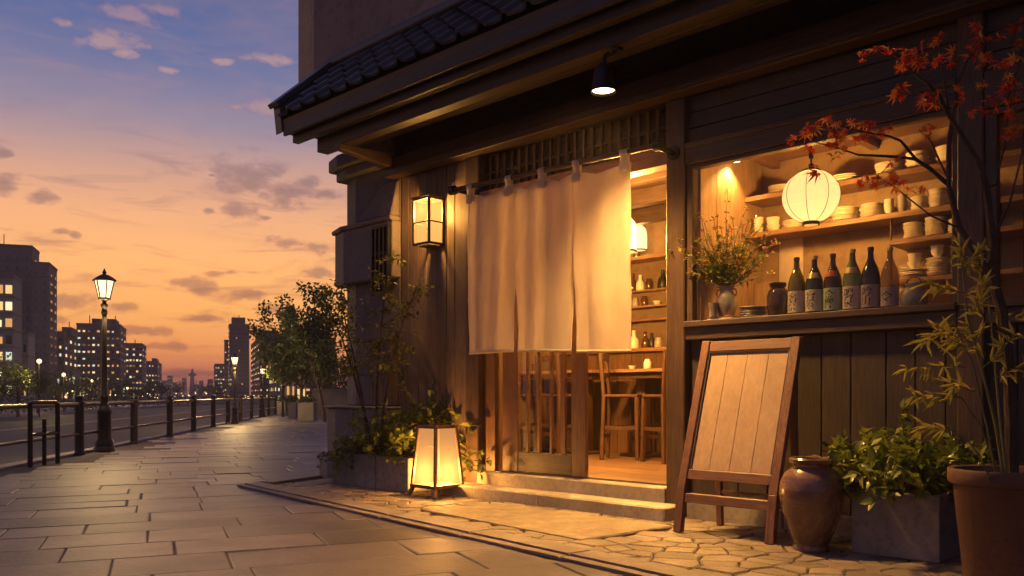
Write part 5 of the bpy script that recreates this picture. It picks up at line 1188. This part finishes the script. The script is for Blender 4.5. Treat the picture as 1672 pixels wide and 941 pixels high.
# dense evergreen hedge behind the garden wall
r = random.Random(52); Lf = MB()
for k in range(6000): leaf(Lf, Vector((r.uniform(0, 4.2), r.uniform(0, 1.1), min(r.uniform(.1, 2.9) * .92, 2.2 + .7 * mnoise.noise((k * .01, 0, 0)) + r.uniform(0, .4)))), rvec(r) + Vector((0, 0, .3)), .17, .10, r)
hd = thing('evergreen_hedge', 'tall dark evergreen hedge standing behind the low garden wall', 'hedge', wp(512, 39)); Lf.build('foliage', M['leaf_tree'], hd); m = MB()
for x in (.6, 1.8, 3.0): m.tube([(x, .5, 0), (x + .05, .5, 1.2), (x, .55, 2.0)], .05, 6)
m.build('stems', M['bark'], hd)
# hedge strip across the road
r = random.Random(5); Lf = MB()
for y in range(300):
    yy = 30 + y * .42
    for k in range(10): leaf(Lf, Vector((fx(yy) - 13.9 + r.uniform(-.4, .4), yy + r.uniform(-.3, .3), r.uniform(.05, .75))), rvec(r) + Vector((0, 0, .3)), .24, .13, r)
tag(Lf.build('hedge', M['leaf_dark']), 'low dark hedge strip along the far side of the road', 'hedge', kind='stuff')
# ------------------------------------------------------------------ the city down the street
KD = .36; EN = math.hypot(1, KD); CANG = math.atan2(KD, 1)
def wallmat(name, c): return stone(name, tuple(x * .85 for x in c), c, .25, .9, .1, 0, tuple(x * .75 for x in c))
WM = {'grey': wallmat('tower_render', (.24, .215, .215)), 'dark': wallmat('dark_block_render', (.16, .135, .145)), 'blue': wallmat('bluish_block_render', (.27, .27, .31)), 'brown': wallmat('brown_block_render', (.22, .17, .155)), 'far': wallmat('far_block_render', (.17, .15, .17))}
trim = wallmat('parapet_render', (.2, .185, .185))
rc = random.Random(99); wcache = {}
def wmesh(w, h, mat):
    key = (round(w, 2), round(h, 2), mat)
    if key not in wcache:
        m = MB(); m.box(-w / 2, w / 2, -.03, .03, 0, h); o = m.build('window', M[mat]); wcache[key] = o.data; bpy.data.objects.remove(o)
    return wcache[key]
def block(lab, pl_, pc, pr_, ytop, Y, mat, cols, rows, lit=.5, side=True, scols=2, slit=.4, ww=.6, wh=.45, pent=None, mast=None, left=True, z0f=.08, dark=True, name='city_block'):
    kc = (pc - 836) / 1400; xc = kc * Y; H = EYE + (645 - ytop) / 1400 * Y; k1 = ((pr_ if left else pl_) - 836) / 1400
    D = max(3.0, abs((xc - k1 * Y) / (k1 + KD)) * math.hypot(KD, 1)) if abs(k1 + KD) > .004 else 20; D = min(D, 60)
    k2 = ((pl_ if left else pr_) - 836) / 1400; T = abs((xc - k2 * Y) / (1 - KD * k2)) * EN
    t = thing(name, lab, 'building', (xc, Y, -.1), CANG); x0, x1 = (-T, 0) if left else (0, T)
    m = MB(); m.box(x0, x1, 0, D, 0, H); m.build('wall', WM[mat], t)
    if T > 4:
        m = MB()
        for k in range(3): xa = x0 + T * rc.uniform(.08, .85); ya = D * rc.uniform(.1, .6); wz = rc.uniform(.04, .09) * T; m.box(xa, xa + wz, ya, ya + wz, H, H + wz * rc.uniform(.5, 1.1))
        m.build('roof_plant', WM[mat], t)
    ph = max(.25, H * .018); m = MB(); pw = ph * .5
    m.box(x0 - .05, x1 + .05, -.05, pw, H, H + ph); m.box(x0 - .05, x1 + .05, D - pw, D + .05, H, H + ph); m.box(x0 - .05, x0 + pw, pw, D - pw, H, H + ph); m.box(x1 - pw, x1 + .05, pw, D - pw, H, H + ph); m.build('parapet', trim, t)
    if pent:
        a, b, yt = pent; ka, kb = (a - 836) / 1400, (b - 836) / 1400; m = MB(); xa = (ka * Y - xc) / (1 - KD * ka) * EN; xb = (kb * Y - xc) / (1 - KD * kb) * EN; m.box(xa, xb, D * .2, D * .7, H, EYE + (645 - yt) / 1400 * Y + .5); m.build('roof_house', WM[mat], t)
    if mast:
        for a, yt in mast: ka = (a - 836) / 1400; xa = (ka * Y - xc) / (1 - KD * ka) * EN; m = MB(); m.tube([(xa, D * .3, H), (xa, D * .3, EYE + (645 - yt) / 1400 * Y)], Y * .0005, 5); m.build('mast', M['iron'], t)
    fh = H * (1 - z0f - .03) / rows; cw = T / cols
    m = MB(); o_ = .05
    for j in range(rows):
        zb = H * z0f + fh * (j + .08); m.box(x0 - o_, x1 + o_, -o_, -.001, zb, zb + fh * .08); m.box((x1 + .001) if left else x0 - o_, x1 + o_ if left else x0 - .001, 0, D, zb, zb + fh * .08)
    m.build('floor_band', trim, t)
    def win(x, y, z, w, h, rz, p):
        w *= rc.choice((.7, 1, 1, 1.15)); h *= rc.choice((.8, 1, 1))
        lm = rc.choice(('win1', 'win1', 'win2', 'win3', 'win1', 'win2', 'win4', 'win5', 'win6')) if rc.random() < p else ('win0' if dark else None)
        if lm is None: return
        o = bpy.data.objects.new('window', wmesh(w, h, lm)); COL.objects.link(o); o.parent = t; o.location = (x, y, z); o.rotation_euler = (0, 0, rz)
    for j in range(rows):
        z = H * z0f + fh * (j + .3); rowlit = lit * rc.choice((.5, 1.0, 1.3, 1.5)); c = 0
        for i in range(cols): win(x0 + cw * (i + .5), -.012, z, cw * ww, fh * wh, 0, rowlit)
        if side:
            sx = .012 if left else -.012
            for i in range(scols): win(sx, D * (i + .5) / scols, z, min(D / scols * .4, cw * 1.4), fh * wh, R(90), slit)
    return t, H, D, T
block('pale bluish office block with big lit windows at the left border', -70, 22, 27, 452, 62, 'blue', 6, 7, .75, False, 1, .4, .62, .5)
block('tall grey tower with plain walls at the far left', -60, 52, 64, 404, 96, 'grey', 7, 14, .0, True, 1, 0, .18, .28, None, ((2, 380), (48, 398)))
block('narrower grey tower attached right of the tall grey tower', 52, 80, 93, 431, 92, 'grey', 2, 14, .0, True, 2, .0, .16, .3)
block('small bluish house with a lit shop window below the grey towers', 24, 46, 51, 545, 70, 'blue', 2, 3, .5, False, 1, .3, .4, .35)
block('brown block whose lit windows face the street, left of the nearest lamp', 93, 104, 126, 543, 108, 'brown', 1, 8, .1, True, 3, .75, .3, .35, (96, 112, 537), ((106, 520),))
block('broad dark block with rows of lit windows behind the nearest lamp', 125, 196, 206, 531, 125, 'dark', 9, 10, .55, True, 2, .2, .5, .28, (147, 187, 524), ((142, 512), (185, 512)))
block('mid height block with doubled lit windows right of the broad dark block', 205, 232, 239, 562, 150, 'dark', 5, 9, .75, True, 2, .15, .6, .34, None, ((218, 552),))
block('low dark block at the end of the left row', 237, 257, 264, 591, 185, 'dark', 4, 7, .5, True, 2, .2, .5, .3, (246, 254, 587))
block('pale low building with lit ground floor between the left blocks', 92, 124, 128, 606, 84, 'blue', 5, 2, .6, False)
block('long low shop row with bright windows behind the nearest lamp', 128, 205, 210, 622, 100, 'blue', 14, 1, .55, False, 1, .2, .35, .45, z0f=.1)
block('tall dark tower with a stepped top right of the street', 373, 374.6, 407, 530, 170, 'dark', 7, 16, .06, True, 2, .25, .3, .3, (379, 401, 520.5), ((391, 512), (399, 515)), left=False)
block('slim block with balconies attached left of the dark tower', 366, 366.6, 373, 556, 168, 'brown', 2, 14, .15, False, 1, .3, .5, .3, left=False)
block('lower block with warm windows left of the dark tower', 349, 351, 367, 595, 200, 'dark', 4, 8, .5, True, 2, .5, .5, .35, left=False)
block('small hazy block far down the street', 339, 340, 348, 620, 330, 'far', 3, 6, .2, False, left=False)
block('dark block with a lit street side right of the tower', 410, 424, 458, 551, 100, 'dark', 7, 10, .3, True, 6, .6, .45, .3, (428, 456, 541), None, left=False)
block('low terraced houses with warm windows behind the promenade trees', 440, 452, 500, 583, 82, 'brown', 7, 5, .55, True, 4, .6, .4, .42, None, None, left=False)
block('dark block rising behind the promenade trees', 462, 470, 548, 558, 90, 'dark', 6, 8, .3, False, 1, .2, .4, .4, None, None, left=False)
block('small lit shop front between the trees and the planters', 462, 466, 500, 622, 60, 'brown', 4, 1, .8, False, 1, .3, .45, .55, None, None, left=False, z0f=.15)
sky_list = [(264, 274, 622, 520), (273, 281, 614, 560), (280, 288, 625, 500), (287, 296, 632, 480), (297, 304, 618, 620), (318, 326, 628, 560), (325, 332, 622, 600), (331, 341, 634, 480)]
for i, (a, b, yt, Y) in enumerate(sky_list):
    place = ['at the left end of the', 'second from the left in the', 'third from the left in the', 'fourth from the left in the', 'just left of the thin tower in the', 'just right of the thin tower in the', 'second right of the thin tower in the', 'at the right end of the'][i]
    block('pale hazy high rise ' + place + ' far skyline', a, b, b + 1, yt, Y, 'far', 3, 6, .45, False, 1, .3, .35, .3, dark=False, name='far_high_rise')
ft = thing('broadcast_tower', 'thin lattice tower rising from the hazy skyline', 'tower', wp(314, 600)); Hh = EYE + (645 - 602) / 1400 * 600
m = MB(); m.tube([(0, 0, 0), (0, 0, Hh * .85), (0, 0, Hh)], [2.2, 1.1, .4], 6); m.build('mast', WM['far'], ft); m = MB(); m.lathe([(1, Hh * .72), (2.8, Hh * .75), (2.8, Hh * .80), (1, Hh * .84)], n=10); m.build('platform', WM['far'], ft)
# small lamps in the distance
r = random.Random(12)
g0 = thing('path_lamp', 'one of the small glowing lamps strung along the far road', 'lamp', (0, 0, 0), 0, 'distant lamps along the road')
m = MB(); m.ball((0, 0, 0), 1, 8); gb = m.build('globe', M['spark'], g0); m = MB(); m.tube([(0, 0, -12), (0, 0, -.9)], .16, 5); pb = m.build('pole', M['iron'], g0)
spots = [(r.uniform(150, 415), r.uniform(640, 652), r.uniform(70, 210)) for _ in range(46)] + [(r.uniform(0, 150), r.uniform(632, 650), r.uniform(52, 80)) for _ in range(7)]
for i, (px, py, Y) in enumerate(spots):
    t = g0 if i == 0 else copy_tree(g0); p = wp(px, Y); z = max(.7, EYE + (645 - py) / 1400 * Y); s = Y * .00062 * r.uniform(.6, 1.35); t.location = (p.x, p.y, z); t.scale = (s, s, s)

# ------------------------------------------------------------------ dusk haze
m = MB(); m.box(-700, 500, -40, 1000, -1.2, 23); hz = m.build('haze', None); tag(hz, 'thin dusk haze lying over the street and the city', 'haze', kind='stuff')
t = NT('dusk_air'); pv = t.n('ShaderNodeVolumePrincipled'); pv.inputs['Color'].default_value = (.86, .74, .74, 1); pv.inputs['Density'].default_value = .0012; pv.inputs['Anisotropy'].default_value = .2
t.l(pv.outputs[0], t.out.inputs['Volume']); hz.data.materials.append(t.m)
sc.cycles.volume_bounces = 1
